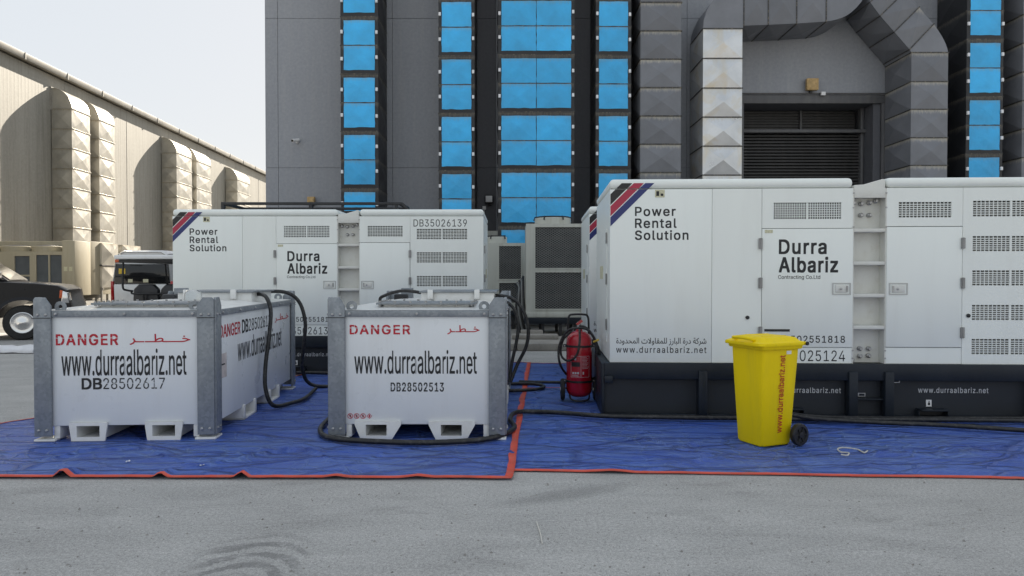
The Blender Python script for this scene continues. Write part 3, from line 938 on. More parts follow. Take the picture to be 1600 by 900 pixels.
lg = part('warning_mark', MB().box(2.12, 2.28, -0.06, -0.05, 1.75, 1.95).box(2.36, 2.52, -0.06, -0.05, 1.75, 1.95), 'sticker_c', ac)

def duct_box(loc, sx, sy, z0, z1, label):
    d = thing('duct_plenum', label, 'duct', loc, R(2.73), 'silver duct boxes beside the tan air conditioner')
    m = MB()
    zm = (z0 + z1) / 2
    for a, c in ((z0, zm - 0.03), (zm + 0.03, z1)):
        m = cross_seg([(0, a), (sx, a), (sx, c), (0, c)], 0, sy, 0.09)
        part('duct_section', m, 'ducttan', d, smooth=0)
    part('flange', MB().box(-0.04, sx + 0.04, -0.04, sy, zm - 0.03, zm + 0.03), 'flange', d)
    part('stand_frame', MB().box(-0.05, sx + 0.05, -0.02, 0.06, z0 - 0.12, z0).box(0, 0.08, 0, 0.08, 0, z0 - 0.12).box(sx - 0.08, sx, 0, 0.08, 0, z0 - 0.12), 'roofmetal', d)
    return d
duct_box((-21.35, 35.0, 0), 1.12, 1.6, 0.95, 3.15, 'silver duct box next to the tan air conditioner')
duct_box((-21.15, 37.0, 0), 0.85, 2.0, 1.05, 3.15, 'silver duct box behind the white van roof, second from the air conditioner')

# ------------------------------------------------------------------ tarpaulins
FOOT = []
def in_quad(px, py, q):
    s = 0
    for i in range(4):
        a, c = q[i], q[(i + 1) % 4]
        cr = (c[0] - a[0]) * (py - a[1]) - (c[1] - a[1]) * (px - a[0])
        if cr < -1e-6:
            return False
    return True
FEET = [(-5.0, -2.0, 6.2, 9.7), (-1.75, -0.0, 6.2, 9.7), (0.9, 6.2, 6.6, 9.6), (-5.4, -0.2, 10.6, 13), (0.55, 1.1, 8.2, 8.8), (1.9, 2.7, 6.0, 6.8)]
def mask(x, y):
    k = 1.0
    for a, b_, c, d in FEET:
        dx = max(a - x, x - b_, 0)
        dy = max(c - y, y - d, 0)
        k = min(k, min(1, (math.hypot(dx, dy)) / 0.25))
    return k
rnd = random.Random(11)
CRE = []
for i in range(210):
    x, y = rnd.uniform(-6, 7), rnd.uniform(5.0, 11.5)
    a = rnd.choice([0.5, 0.75, -0.5, -0.8, 0.1, 2.2]) + rnd.uniform(-0.25, 0.25)
    CRE.append((x, y, math.cos(a), math.sin(a), rnd.uniform(0.3, 1.2), rnd.uniform(0.012, 0.03), rnd.uniform(0.008, 0.026)))
CRE += [(-1.5, 6.55, 1, 0.03, 1.1, 0.03, 0.03), (4.2, 5.75, 0.8, -0.6, 0.8, 0.03, 0.026), (3.0, 6.0, 0.7, -0.6, 0.5, 0.02, 0.02), (-4.9, 6.1, 0.8, 0.6, 0.7, 0.03, 0.03)]
def fold(x, y):
    h = 0.012 * (noise.noise(Vector((x * 1.3, y * 1.3, 3))) + 0.8 * noise.noise(Vector((x * 4.1 + y, y * 3.0, 1)))) + 0.008 * abs(noise.noise(Vector((x * 2.2 - y * 1.4, y * 5.0 + x * 2, 8)))) 
    h += 0.004 * noise.noise(Vector((x * 9, y * 7, 5)))
    for cx, cy, ca, sa, ln, wd, am in CRE:
        dx, dy = x - cx, y - cy
        if abs(dx) > 1.4 or abs(dy) > 1.4:
            continue
        t = dx * ca + dy * sa
        q = -dx * sa + dy * ca + 0.03 * math.sin(t * 6 + cx)
        if abs(q) < wd * 3 and abs(t) < ln:
            h += am * math.exp(-(q / wd) ** 2) * (1 - (t / ln) ** 2)
    return h
LIFT = [(-3.33, 0.065, 0.06), (-2.60, 0.055, 0.04), (-2.0, 0.06, 0.045), (-0.7, 0.12, 0.014), (-1.3, 0.1, 0.016), (0.75, 0.2, 0.016), (2.8, 0.15, 0.012)]
def tarpaulin(c, label, nu, nv, z0, lifts=True, hems=(1, 1, 1, 1), hw=0.024, group='blue tarpaulins on the yard'):
    """c = corners front-left, front-right, back-right, back-left"""
    t = thing('tarpaulin', label, 'tarpaulin', (c[0][0], c[0][1], 0), 0, group)
    C = [Vector((p[0], p[1], 0)) for p in c]
    def pos(u, v):
        p = (C[0] * (1 - u) + C[1] * u) * (1 - v) + (C[3] * (1 - u) + C[2] * u) * v
        e = min(u, 1 - u) if False else 0
        # gently wavering edges
        k = 0.012
        p.y += k * noise.noise(Vector((p.x * 1.7, 7.1, z0 * 90))) * (1 - v) + k * noise.noise(Vector((p.x * 1.3, 2.1, 0))) * v
        p.x += k * noise.noise(Vector((p.y * 1.9, 4.4, z0 * 50))) 
        h = fold(p.x, p.y) * mask(p.x, p.y) * min(1, 0.12 + v * 9)
        if lifts:
            for lx, lw, la in LIFT:
                d = (p.x - lx) / lw
                if abs(d) < 3:
                    f = max(0.0, 1 - abs(d)) * math.exp(-((p.y - C[0].y) / 0.14) ** 2)
                    h += la * f
        p.z = max(z0, z0 + 0.004 + h)
        return p
    o = C[0]
    mb = MB()
    vs = [pos(i / nu, j / nv) - o for j in range(nv + 1) for i in range(nu + 1)]
    fs = [(j * (nu + 1) + i, j * (nu + 1) + i + 1, (j + 1) * (nu + 1) + i + 1, (j + 1) * (nu + 1) + i) for j in range(nv) for i in range(nu)]
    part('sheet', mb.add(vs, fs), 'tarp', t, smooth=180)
    def hem(a, b_, inn, n, hw=hw):
        mb = MB()
        vs = []
        for i in range(n + 1):
            u = a[0] + (b_[0] - a[0]) * i / n
            v = a[1] + (b_[1] - a[1]) * i / n
            p = pos(u, v)
            q = pos(min(1, max(0, u + inn[0])), min(1, max(0, v + inn[1])))
            d = (q - p)
            d.z = 0
            d = d.normalized()
            wv = hw * (1 + 0.25 * noise.noise(Vector((i * 0.21, z0 * 30, 1))))
            vs += [p - d * 0.006 + Vector((0, 0, -0.004)) - o, p - d * 0.006 + Vector((0, 0, 0.006)) - o, p + d * wv + Vector((0, 0, 0.0055)) - o]
        fs = []
        for i in range(n):
            k = i * 3
            fs += [(k, k + 3, k + 4, k + 1), (k + 1, k + 4, k + 5, k + 2)]
        part('hem', mb.add(vs, fs), 'hem', t, smooth=180)
    if hems[0]: hem((0, 0), (1, 0), (0, 0.01), nu)
    if hems[1]: hem((1, 0), (1, 1), (-0.01, 0), nv, 0.055)
    if hems[2]: hem((0, 1), (1, 1), (0, -0.01), nu)
    if hems[3]: hem((0, 0), (0, 1), (0.01, 0), nv)
    return t
tarpaulin([(0.0, 9.3), (6.6, 9.0), (6.6, 12.1), (-0.5, 12.2)], 'blue tarpaulin behind the wheeled extinguisher, farthest from the camera', 90, 50, 0.002, False)
tarpaulin([(-0.2, 5.44), (6.6, 5.06), (6.6, 9.75), (0.1, 9.45)], 'blue tarpaulin under the yellow bin and the right generator', 230, 160, 0.009, True)
tarpaulin([(-6.2, 5.26), (0.0, 5.21), (0.32, 12.2), (-2.2, 12.3)], 'blue tarpaulin under the two white tanks, overlapping its neighbour', 230, 190, 0.017, True, hw=0.026)

# ------------------------------------------------------------------ generators
def grille(x0, x1, z0, z1, parent, ncol=9, nrow=6):
    gr = MB()
    bw = 0.006
    mid = (x0 + x1) / 2
    half = [(x0, mid - 0.008), (mid + 0.008, x1)] if (x1 - x0) > 0.56 else [(x0, x1)]
    for a, c in half:
        for i in range(ncol + 1):
            x = a + (c - a) * i / ncol
            gr.box(x - bw / 2, x + bw / 2, 0.002, 0.012, z0, z1)
    if len(half) == 2:
        gr.box(mid - 0.01, mid + 0.01, 0.001, 0.013, z0, z1)
    for j in range(1, nrow):
        z = z0 + (z1 - z0) * j / nrow
        gr.box(x0, x1, 0.004, 0.014, z - 0.004, z + 0.004)
    go = part('vent_grille', gr, 'white', parent, smooth=0)
    sl = MB()
    for j in range(nrow):
        z = z0 + (z1 - z0) * j / nrow
        hh = (z1 - z0) / nrow
        sl.add([(x0, 0.03, z), (x1, 0.03, z), (x1, 0.055, z + hh * 0.8), (x0, 0.055, z + hh * 0.8)], [(0, 1, 2, 3)])
    part('louvre_blade', sl, 'slat', go, smooth=0)
    part('vent_backing', MB().box(x0 - 0.01, x1 + 0.01, 0.058, 0.06, z0 - 0.01, z1 + 0.01), 'recess', go)

def generator(loc, rz, label, serial, phone, extra=None, arabic=True, fullrows=True):
    t = thing('generator', label, 'generator', loc, rz, 'white generator sets with dark skids')
    D = 1.85
    W = 4.72
    # dark skid
    part('skid', MB().box(-0.06, W + 0.05, 0.05, D + 0.02, 0.03, 0.56), 'skidin', t)
    part('skid_rail', MB().box(-0.06, W + 0.05, -0.03, 0.06, 0.40, 0.572).box(-0.06, W + 0.05, D - 0.03, D + 0.06, 0.40, 0.572), 'skid', t, 0.01)
    part('skid_sill', MB().box(-0.05, W + 0.04, -0.012, 0.06, 0.0, 0.035), 'skid', t, 0.005)
    part('skid_end_frame', MB().box(-0.085, -0.055, -0.02, D + 0.04, 0.0, 0.565), 'skid', t, 0.008)
    part('skid_end_frame', MB().box(W + 0.045, W + 0.075, -0.02, D + 0.04, 0.0, 0.565), 'skid', t, 0.008)
    for x in (0.915, 2.45, 2.815, 4.3):
        part('skid_post', MB().box(x, x + 0.094, -0.06, 0.05, 0.0, 0.495), 'skid', t, 0.014)
    part('towing_lug', MB().box(-0.06, 0.03, -0.06, -0.03, 0.36, 0.44), 'skid', t, 0.015)
    for x in (1.72, 3.18):
        p = part('fork_pocket', MB().box(x, x + 0.28, -0.075, 0.06, 0.094, 0.11).box(x - 0.012, x, -0.03, 0.06, 0.02, 0.094).box(x + 0.28, x + 0.292, -0.03, 0.06, 0.02, 0.094), 'skid', t, 0.004)
        part('pocket_mouth', MB().box(x + 0.01, x + 0.27, 0.043, 0.049, 0.036, 0.09), 'blackplastic', p)
        part('lifting_sticker', MB().box(x + 0.1, x + 0.155, 0.044, 0.0495, 0.125, 0.195), 'plastic_white', t)
        part('sticker_symbol', MB().box(x + 0.118, x + 0.14, 0.0425, 0.0435, 0.14, 0.165).box(x + 0.125, x + 0.133, 0.0425, 0.0435, 0.165, 0.185), 'black', t)
    part('skid_shelf', MB().box(2.545, 2.815, -0.03, 0.05, 0.2, 0.215), 'skid', t, 0.003)
    part('label_plate', MB().box(2.585, 2.66, 0.043, 0.049, 0.225, 0.262), 'bolt', t)
    part('label_plate', MB().box(2.93, 3.01, 0.043, 0.049, 0.37, 0.41), 'bolt', t)
    part('label_ink', MB().box(2.595, 2.65, 0.041, 0.0425, 0.232, 0.255), 'skid', t)
    part('label_ink', MB().box(2.94, 3.0, 0.041, 0.0425, 0.378, 0.402), 'skid', t)
    text('www.durraalbariz.net', (1.68, 2.41, 0.258, 0.315), t, 'lettergrey', 0.047, bold=0.012, spacing=1.15)
    text('www.durraalbariz.net', (3.2, 3.91, 0.268, 0.325), t, 'lettergrey', 0.047, bold=0.012, spacing=1.15)
    # enclosure cores
    part('enclosure', MB().box(0.012, 2.5, 0.03, D - 0.01, 0.572, 2.40), 'recess', t)
    part('enclosure', MB().box(2.842, W - 0.012, 0.07, D - 0.01, 0.572, 2.40), 'recess', t)
    rp = lambda x0, x1: MB().box(x0, x1, -0.004, D + 0.01, 2.397, 2.50)
    part('roof', rp(-0.004, 2.502), 'white', t, 0.045, seg=4, smooth=60)
    part('roof', rp(2.84, W + 0.004), 'white', t, 0.045, seg=4, smooth=60)
    bv = dict(bevel=0.003, seg=1)
    # front sheets: each its own plate with an open joint
    p1 = MB().box(0.0, 1.058, 0, 0.03, 0.574, 2.392)
    part('front_panel', p1, 'white', t, 0.004, seg=2)
    part('front_panel', MB().box(1.061, 1.571, 0, 0.03, 0.574, 2.392), 'white', t, **bv)
    v1 = (1.69, 2.383, 2.075, 2.245)
    part('vent_panel', holed(1.574, 2.5, 1.98, 2.392, [v1], 0, 0.03), 'white', t, smooth=0)
    grille(*v1, t, 14, 7)
    part('lower_panel', MB().box(1.574, 2.5, 0, 0.03, 0.574, 0.738), 'white', t, **bv)
    v2 = (2.961, 3.496, 2.087, 2.245)
    part('vent_panel', holed(2.842, 3.606, 1.997, 2.392, [v2], 0, 0.03), 'white', t, smooth=0)
    grille(*v2, t, 14, 7)
    part('lower_panel', MB().box(2.842, 3.606, 0, 0.03, 0.574, 0.742), 'white', t, **bv)
    rows = [(2.095, 2.255), (1.738, 1.893), (1.386, 1.54), (1.03, 1.185), (0.677, 0.835)]
    if not fullrows:
        rows = [(2.045, 2.2), (1.69, 1.845), (1.33, 1.485), (0.98, 1.135)]
    vh = [(3.707, 4.475, a, c) for a, c in rows]
    part('vent_panel', holed(3.609, W, 0.574, 2.392, vh, 0, 0.03), 'white', t, smooth=0)
    for h in vh:
        grille(*h, t, 9, 7)
    # doors
    for (x0, x1, z0, z1, hx, lx) in ((1.575, 2.5, 0.743, 1.974, 1.556, 2.29), (2.842, 3.602, 0.748, 1.99, 3.606, 2.865)):
        d = part('door', MB().box(x0, x1, -0.008, 0.028, z0, z1), 'white', t, 0.004, seg=2)
        for hz in (1.82, 1.41, 0.90):
            part('hinge', MB().box(hx - 0.019, hx + 0.019, -0.022, -0.0085, hz - 0.055, hz + 0.055).tube([(hx, -0.022, hz - 0.057), (hx, -0.022, hz + 0.057)], 0.009, 8), 'hinge', d)
        part('latch_frame', holed(lx, lx + 0.19, 1.288, 1.412, [(lx + 0.012, lx + 0.178, 1.3, 1.4)], -0.014, -0.0085), 'slat', d)
        part('latch_handle', MB().box(lx + 0.03, lx + 0.16, -0.018, -0.0085, 1.312, 1.388), 'white2', d, 0.005)
        part('lock', MB().lathe([(0.013, -0.018), (0.013, -0.026), (0.006, -0.028)], 'y', (lx + 0.085, 0, 1.35), 10).box(lx + (0.14 if lx < 2.5 else 0.03), lx + (0.158 if lx < 2.5 else 0.048), -0.024, -0.018, 1.32, 1.38), 'bolt', d)
    part('maker_plate', MB().box(1.6, 1.86, -0.012, -0.0085, 0.905, 0.93), 'black', t)
    part('round_knob', MB().lathe([(0.02, 0.0), (0.02, -0.012), (0.01, -0.016)], 'y', (1.427, 0, 1.05), 12), 'black', t)
    part('round_knob', MB().lathe([(0.02, 0.0), (0.02, -0.012), (0.01, -0.016)], 'y', (3.67, 0, 1.075), 12), 'black', t)
    # ladder bay between the modules
    part('ladder_back', MB().box(2.5, 2.842, 0.13, 0.17, 0.572, 2.3), 'white2', t)
    part('ladder_side', MB().box(2.501, 2.512, 0.0, 0.13, 0.574, 2.39), 'white2', t)
    part('ladder_side', MB().box(2.83, 2.841, 0.0, 0.13, 0.574, 2.39), 'white2', t)
    part('bay_cover', MB().prism([(2.513, 2.31), (2.829, 2.31), (2.829, 2.485), (2.80, 2.485), (2.62, 2.43), (2.513, 2.425)], 0.004, 0.9), 'white2', t, 0.012)
    part('bay_cover_plate', MB().box(2.513, 2.829, -0.002, 0.003, 2.29, 2.395), 'white2', t, 0.002)
    for z in (1.957, 1.616, 1.281, 0.95):
        part('rung', MB().box(2.513, 2.829, 0.0, 0.129, z - 0.02, z + 0.018), 'white2', t, 0.006)
    for bx, bz in ((2.55, 2.25), (2.63, 2.24), (2.715, 2.25), (2.78, 2.27), (2.63, 2.12), (2.715, 2.12), (2.63, 0.72), (2.72, 0.72), (2.63, 0.64), (2.72, 0.645), (2.55, 0.6)):
        part('cable_gland', MB().lathe([(0.024, 0.13), (0.024, 0.10), (0.014, 0.092), (0.014, 0.08)], 'y', (bx, 0, bz), 10), 'bolt', t)
    for bz in (2.34, 2.19, 1.99, 0.71, 0.63):
        for bx in (2.506, 2.836):
            part('bolt_head', MB().lathe([(0.009, 0.0), (0.009, -0.008)], 'y', (bx, 0, bz), 8), 'bolt', t)
    # end walls
    for x0, x1, s in ((0.0, 0.012, -1), (W - 0.012, W, 1)):
        part('end_panel', MB().box(x0, x1, 0.031, D, 0.574, 2.392), 'white', t, 0.003, seg=1)
        xx = x0 - 0.006 if s < 0 else x1
        part('end_door', MB().box(xx, xx + 0.006, 0.35, D - 0.35, 0.75, 2.0), 'white', t, 0.002, seg=1)
        for hz in (0.95, 1.45, 1.9):
            part('hinge', MB().box(xx - 0.012 if s < 0 else xx, xx if s < 0 else xx + 0.018, 0.32, 0.36, hz - 0.06, hz + 0.06), 'hinge', t)
        part('warning_sticker', MB().box(xx - 0.003 if s < 0 else xx + 0.006, xx - 0.0005 if s < 0 else xx + 0.009, 0.8, 1.2, 1.45, 1.6), 'sticker_c', t)
    # corner stripes, running up to the roof edge
    for k, mt in ((0, 'stripeblack'), (1, 'stripered'), (2, 'stripeblue')):
        a, bb = ((0.135, 0.246), (0.262, 0.366), (0.38, 0.474))[k]
        zt = 2.47
        q = lambda s: (max(0.003, 0), zt - s * 0.985)
        # stripe between diagonals x + (zt - z)/0.985 = s
        pts = [(0.003, zt - bb * 0.985), (bb, zt), (a, zt), (0.003, zt - (a - 0.003) * 0.985)]
        low = []
        # split at the sheet/roof joint so that both pieces lie on their own surface
        m = MB()
        def clip(poly, z, keep_above):
            out = []
            for i in range(len(poly)):
                p, r = poly[i], poly[(i + 1) % len(poly)]
                ip, ir = (p[1] >= z) == keep_above, (r[1] >= z) == keep_above
                if ip: out.append(p)
                if ip != ir:
                    f = (z - p[1]) / (r[1] - p[1])
                    out.append((p[0] + (r[0] - p[0]) * f, z))
            return out
        lo, hi = clip(pts, 2.39, False), clip(clip(pts, 2.399, True), 2.455, False)
        for poly, yy in ((lo, -0.0016), (hi, -0.0056)):
            if len(poly) >= 3:
                m.add([(x, yy, z) for x, z in poly], [tuple(range(len(poly)))])
        st = part('corner_stripe', m, mt, t, smooth=0)
    part('inspection_sticker', MB().box(0.467, 0.567, -0.003, -0.0005, 2.305, 2.385), 'sticker_c', t)
    part('sticker_symbol', MB().box(0.48, 0.51, -0.0045, -0.0032, 2.32, 2.37).box(0.525, 0.553, -0.0045, -0.0032, 2.32, 2.345), 'black', t)
    part('inspection_sticker', MB().box(1.6, 1.68, -0.0115, -0.0085, 1.93, 1.962), 'sticker_c', t)
    y = -0.0016
    text('Power', (0.262, 0.68, 2.112, 2.205), t, 'black', y, bold=0.024, spacing=1.12)
    text('Rental', (0.262, 0.69, 1.987, 2.083), t, 'black', y, bold=0.024, spacing=1.12)
    text('Solution', (0.262, 0.813, 1.862, 1.960), t, 'black', y, bold=0.024, spacing=1.12)
    yd = -0.0098
    text('Durra', (1.749, 2.227, 1.713, 1.858), t, 'black', yd, bold=0.03, spacing=1.1)
    text('Albariz', (1.749, 2.344, 1.522, 1.678), t, 'black', yd, bold=0.03, spacing=1.1)
    text('Contracting Co.Ltd', (1.738, 2.168, 1.442, 1.492), t, 'black', yd, bold=0.006)
    text(phone, (1.62, 2.424, 0.79, 0.862), t, 'black', yd, bold=0.012, spacing=1.1)
    text(serial, (1.64, 2.43, 0.596, 0.71), t, 'black', y, bold=0.0, spacing=1.05)
    text('www.durraalbariz.net', (0.067, 1.005, 0.676, 0.742), t, 'black', y, bold=0.01, spacing=1.2)
    if arabic:
        # the company line in Arabic, shaped letter by letter, right to left
        s = '\uFEB7\uFEAE\uFEDB\uFE94 \u062F\u0631\u0629 \u0627\uFEDF\uFE92\u0627\u0631\u0632 \uFEDF\uFEE0\uFEE4\uFED8\uFE8E\u0648\uFEFB\u062A \u0627\uFEDF\uFEE4\uFEA4\uFEAA\u0648\u062F\u0629'
        text(s[::-1], (0.067, 1.005, 0.755, 0.835), t, 'black', y, bold=0.006)
    if extra:
        text(extra, (3.66, 4.47, 2.235, 2.345), t, 'black', y, bold=0.0, spacing=1.05)
    return t

generator((1.03, 7.47, 0.022), R(-2.5), 'large white generator on a dark skid behind the yellow bin', 'DB35025124', '+966502551818')
generator((-5.155, 10.8, 0.022), R(0), 'white generator marked DB35026139 behind the two tanks', 'DB35026139', '+966502551818', extra='DB35026139', fullrows=False)
generator((1.12, 10.3, 0.016), R(-2.0), 'third white generator mostly hidden behind the large right one', 'DB35025125'[:2], '+966502551818')

# ------------------------------------------------------------------ fuel tanks
def tank(loc, rz, label, W, D, serial, side_txt, pock, boldserial, icons=False):
    t = thing('fuel_tank', label, 'fuel tank', loc, rz, 'white fuel tanks with galvanised corner posts')
    zb, zt = 0.135, 1.165
    pw = 0.15
    part('tank_panel', MB().box(pw * 0.75, W - pw * 0.75, 0.02, 0.05, zb, zt), 'tankwhite', t, 0.006)
    part('tank_panel', MB().box(pw * 0.75, W - pw * 0.75, D - 0.05, D - 0.02, zb, zt), 'tankwhite', t, 0.006)
    part('tank_panel', MB().box(W - 0.05, W - 0.02, pw * 0.75, D - pw * 0.75, zb, zt), 'tankwhite', t, 0.006)
    part('tank_panel', MB().box(0.02, 0.05, pw * 0.75, D - pw * 0.75, zb, zt), 'tankwhite', t, 0.006)
    part('tank_floor', MB().box(0.05, W - 0.05, 0.05, D - 0.05, zb + 0.002, zb + 0.05), 'tankwhite', t)
    part('tank_top', MB().add([(0.02, 0.02, zt + 0.007), (W - 0.02, 0.02, zt + 0.007), (W - 0.02, D - 0.02, zt + 0.007), (0.02, D - 0.02, zt + 0.007), (0.3, 0.5, zt + 0.045), (W - 0.3, 0.5, zt + 0.045), (W - 0.3, D - 0.5, zt + 0.045), (0.3, D - 0.5, zt + 0.045)],
         [(0, 1, 5, 4), (1, 2, 6, 5), (2, 3, 7, 6), (3, 0, 4, 7), (4, 5, 6, 7)]), 'topwhite', t)
    # galvanised rails
    for (x0, x1, y0, y1) in ((pw, W - pw, 0.0, 0.05), (pw, W - pw, D - 0.05, D), (W - 0.05, W, pw, D - pw), (0, 0.05, pw, D - pw)):
        r = part('top_rail', MB().box(x0, x1, y0, y1, zt - 0.052, zt + 0.004), 'galv', t, 0.005)
        n = 3 if x1 - x0 > 0.5 else 6
        for i in range(n):
            if x1 - x0 > 0.5:
                c = x0 + (x1 - x0) * (0.03 + 0.94 * i / (n - 1))
                m = MB().lathe([(0.014, y0), (0.014, y0 - 0.008), (0.008, y0 - 0.014)], 'y', (c, 0, zt - 0.024), 8)
            else:
                c = y0 + (y1 - y0) * (0.03 + 0.94 * i / (n - 1))
                s = 1 if x0 > W / 2 else -1
                xx = x1 if s > 0 else x0
                m = MB().lathe([(0.014, xx), (0.014, xx + 0.008 * s), (0.008, xx + 0.014 * s)], 'x', (0, c, zt - 0.024), 8)
            part('bolt', m, 'bolt', r)
    # corner posts: angle section with a cropped top
    for ix, iy in ((0, 0), (1, 0), (0, 1), (1, 1)):
        sx, sy = (1, -1)[ix], (1, -1)[iy]
        X = lambda a: a if ix == 0 else W - a
        Y = lambda a: a if iy == 0 else D - a
        top = 1.29
        m = MB()
        pr = [(0, 0.045), (pw, 0.045), (pw, top - 0.075), (pw - 0.05, top), (0.02, top), (0, top - 0.02)]
        y0, y1 = Y(-0.012), Y(0.012)
        m.prism([(X(a), z) for a, z in pr], min(y0, y1), max(y0, y1))
        x0, x1 = X(-0.012), X(0.012)
        m.prism_x([(Y(0.012 + a), z) for a, z in pr], min(x0, x1), max(x0, x1))
        po = part('corner_post', m, 'galv', t, 0.005)
        yj = Y(-0.0145)
        part('post_joint', MB().box(min(X(-0.0135), X(pw)), max(X(-0.0135), X(pw)), min(yj, Y(-0.012)), max(yj, Y(-0.012)), top - 0.187, top - 0.18), 'darkmetal', po)
        for bz in (top - 0.155, 0.1):
            for a in (0.04, 0.11):
                yy = Y(-0.012)
                part('bolt', MB().lathe([(0.013, yy), (0.013, yy - 0.007 * sy), (0.007, yy - 0.012 * sy)], 'y', (X(a), 0, bz), 8), 'bolt', po)
                xx = X(-0.012)
                part('bolt', MB().lathe([(0.013, xx), (0.013, xx - 0.007 * sx), (0.007, xx - 0.012 * sx)], 'x', (0, Y(a), bz), 8), 'bolt', po)
        f0, f1 = X(-0.008), X(0.175)
        part('foot', MB().box(min(f0, f1), max(f0, f1), min(Y(-0.008), Y(0.175)), max(Y(-0.008), Y(0.175)), 0, 0.02).box(min(X(0.15), X(0.2)), max(X(0.15), X(0.2)), min(Y(0.03), Y(0.2)), max(Y(0.03), Y(0.2)), 0.02, zb + 0.01), 'topwhite', t, 0.004)
        lugx = X(0.2)
        m = MB()
        nn = 14
        cx, cz, ro, ri = X(pw + 0.045), zt + 0.04, 0.05, 0.02
        ring = [(cx + ro * math.cos(2 * PI * k / nn), cz + ro * math.sin(2 * PI * k / nn)) for k in range(nn)] 
        rin = [(cx + ri * math.cos(2 * PI * k / nn), cz + ri * math.sin(2 * PI * k / nn)) for k in range(nn)]
        ya, yb = sorted((Y(0.06), Y(0.075)))
        m.add([(x, ya, z) for x, z in ring + rin] + [(x, yb, z) for x, z in ring + rin],
              [(k, (k + 1) % nn, nn + (k + 1) % nn, nn + k) for k in range(nn)] + [(2 * nn + k, 3 * nn + k, 3 * nn + (k + 1) % nn, 2 * nn + (k + 1) % nn) for k in range(nn)]
              + [(k, 2 * nn + k, 2 * nn + (k + 1) % nn, (k + 1) % nn) for k in range(nn)] + [(nn + k, nn + (k + 1) % nn, 3 * nn + (k + 1) % nn, 3 * nn + k) for k in range(nn)])
        part('lifting_eye', m, 'galv', t)
    # forklift pockets, front-to-back and side-to-side
    for px in pock:
        (xa, xb, ta, tb) = px
        h = 0.012
        zlo, zhi = 0.0, zb + 0.03
        m = MB()
        ha, hb = (xa + xb) / 2 - 0.14, (xa + xb) / 2 + 0.14
        if tb - ta < 0.5: ha, hb = xa + 0.045, xb - 0.045
        outer = [(xa, zlo), (xb, zlo), (tb, zhi - 0.03), (tb, zhi), (ta, zhi), (ta, zhi - 0.03)]
        inner = [(ha, 0.035), (hb, 0.035), (hb, 0.135), (hb, 0.136), (ha, 0.136), (ha, 0.135)]
        for y0, y1 in ((-0.004, 0.016),):
            vs = [(x, y0, z) for x, z in outer] + [(x, y0, z) for x, z in inner] + [(x, y1, z) for x, z in outer] + [(x, y1, z) for x, z in inner]
            fs = []
            for k in range(6):
                j = (k + 1) % 6
                fs += [(k, j, 6 + j, 6 + k), (12 + k, 18 + k, 18 + j, 12 + j), (k, 12 + k, 12 + j, j), (6 + k, 6 + j, 18 + j, 18 + k)]
            m.add(vs, fs)
        m2 = MB().box(ha - 0.012, ha, 0.017, D - 0.1, 0.024, zb).box(hb, hb + 0.012, 0.017, D - 0.1, 0.024, zb).box(ha - 0.012, hb + 0.012, 0.017, D - 0.1, 0.012, 0.024)
        fp = part('fork_pocket', m, 'topwhite', t)
        part('pocket_tunnel', m2, 'topwhite', fp)
    for yc in (D * 0.36, D * 0.68):
        m = MB()
        x1 = W - 0.004
        for a, c, z0, z1 in ((-0.22, -0.16, 0.0, zb + 0.02), (0.16, 0.22, 0.0, zb + 0.02), (-0.22, 0.22, 0, 0.025)):
            m.box(W - 0.3, x1, yc + a, yc + c, z0, z1)
        part('fork_pocket', m, 'topwhite', t, 0.006)
    # hatches on the top
    hx0, hx1 = W * 0.26, W * 0.80
    h1 = part('hatch', MB().box(hx0 + 0.03, hx1 - 0.03, 0.28, 0.74, zt + 0.005, zt + 0.05), 'topwhite', t, 0.004)
    pl = part('hatch_plate', MB().box(hx0 - 0.03, hx1 + 0.03, 0.22, 0.80, zt + 0.05, zt + 0.068), 'galv', h1, 0.003)
    for k in range(7):
        for yy in (0.245, 0.775):
            part('bolt', MB().lathe([(0.012, zt + 0.038), (0.012, zt + 0.082)], 'z', (hx0 + (hx1 - hx0) * k / 6, yy, 0), 8), 'bolt', pl)
    for k in range(1, 6):
        for xx in (hx0 - 0.012, hx1 + 0.012):
            part('bolt', MB().lathe([(0.012, zt + 0.038), (0.012, zt + 0.082)], 'z', (xx, 0.245 + 0.53 * k / 6, 0), 8), 'bolt', pl)
    h2 = part('pump_cabinet', MB().box(W * 0.38, W * 0.9, D * 0.55, D * 0.82, zt + 0.005, zt + 0.13), 'topwhite', t, 0.006)
    part('cabinet_lid', MB().box(W * 0.37, W * 0.92, D * 0.54, D * 0.83, zt + 0.13, zt + 0.15), 'galv', h2, 0.003)
    for k in (0.45, 0.78):
        part('lid_clamp', MB().box(W * k - 0.03, W * k + 0.03, D * 0.53, D * 0.545, zt + 0.06, zt + 0.165), 'topwhite', h2, 0.006)
    part('vent_bracket', MB().box(W * 0.16, W * 0.16 + 0.14, D * 0.8, D * 0.8 + 0.12, zt + 0.005, zt + 0.17), 'galv', t, 0.01)
    part('valve_block', MB().box(W * 0.13, W * 0.13 + 0.16, D * 0.72, D * 0.72 + 0.14, zt + 0.005, zt + 0.1), 'darkmetal', t, 0.02)
    y = 0.0175
    # stencilled warnings
    a, c = (0.18, 0.715) if not icons else (0.19, 0.735)
    zlo, zhi = (0.862, 0.958) if not icons else (0.955, 1.037)
    wl = (c - a) / 6
    st = [('x', a + wl * 0.42, a + wl * 0.47), ('x', a + wl * 2.42, a + wl * 2.45), ('z', (zlo + zhi) / 2 + 0.012, (zlo + zhi) / 2 + 0.018), ('x', a + wl * 5.5, a + wl * 5.53)]
    text('DANGER', (a, c, zlo, zhi), t, 'red', y, bold=0.03, spacing=1.15, stencil=st)
    b0, b1 = (0.82, 1.35) if not icons else (1.075, 1.365)
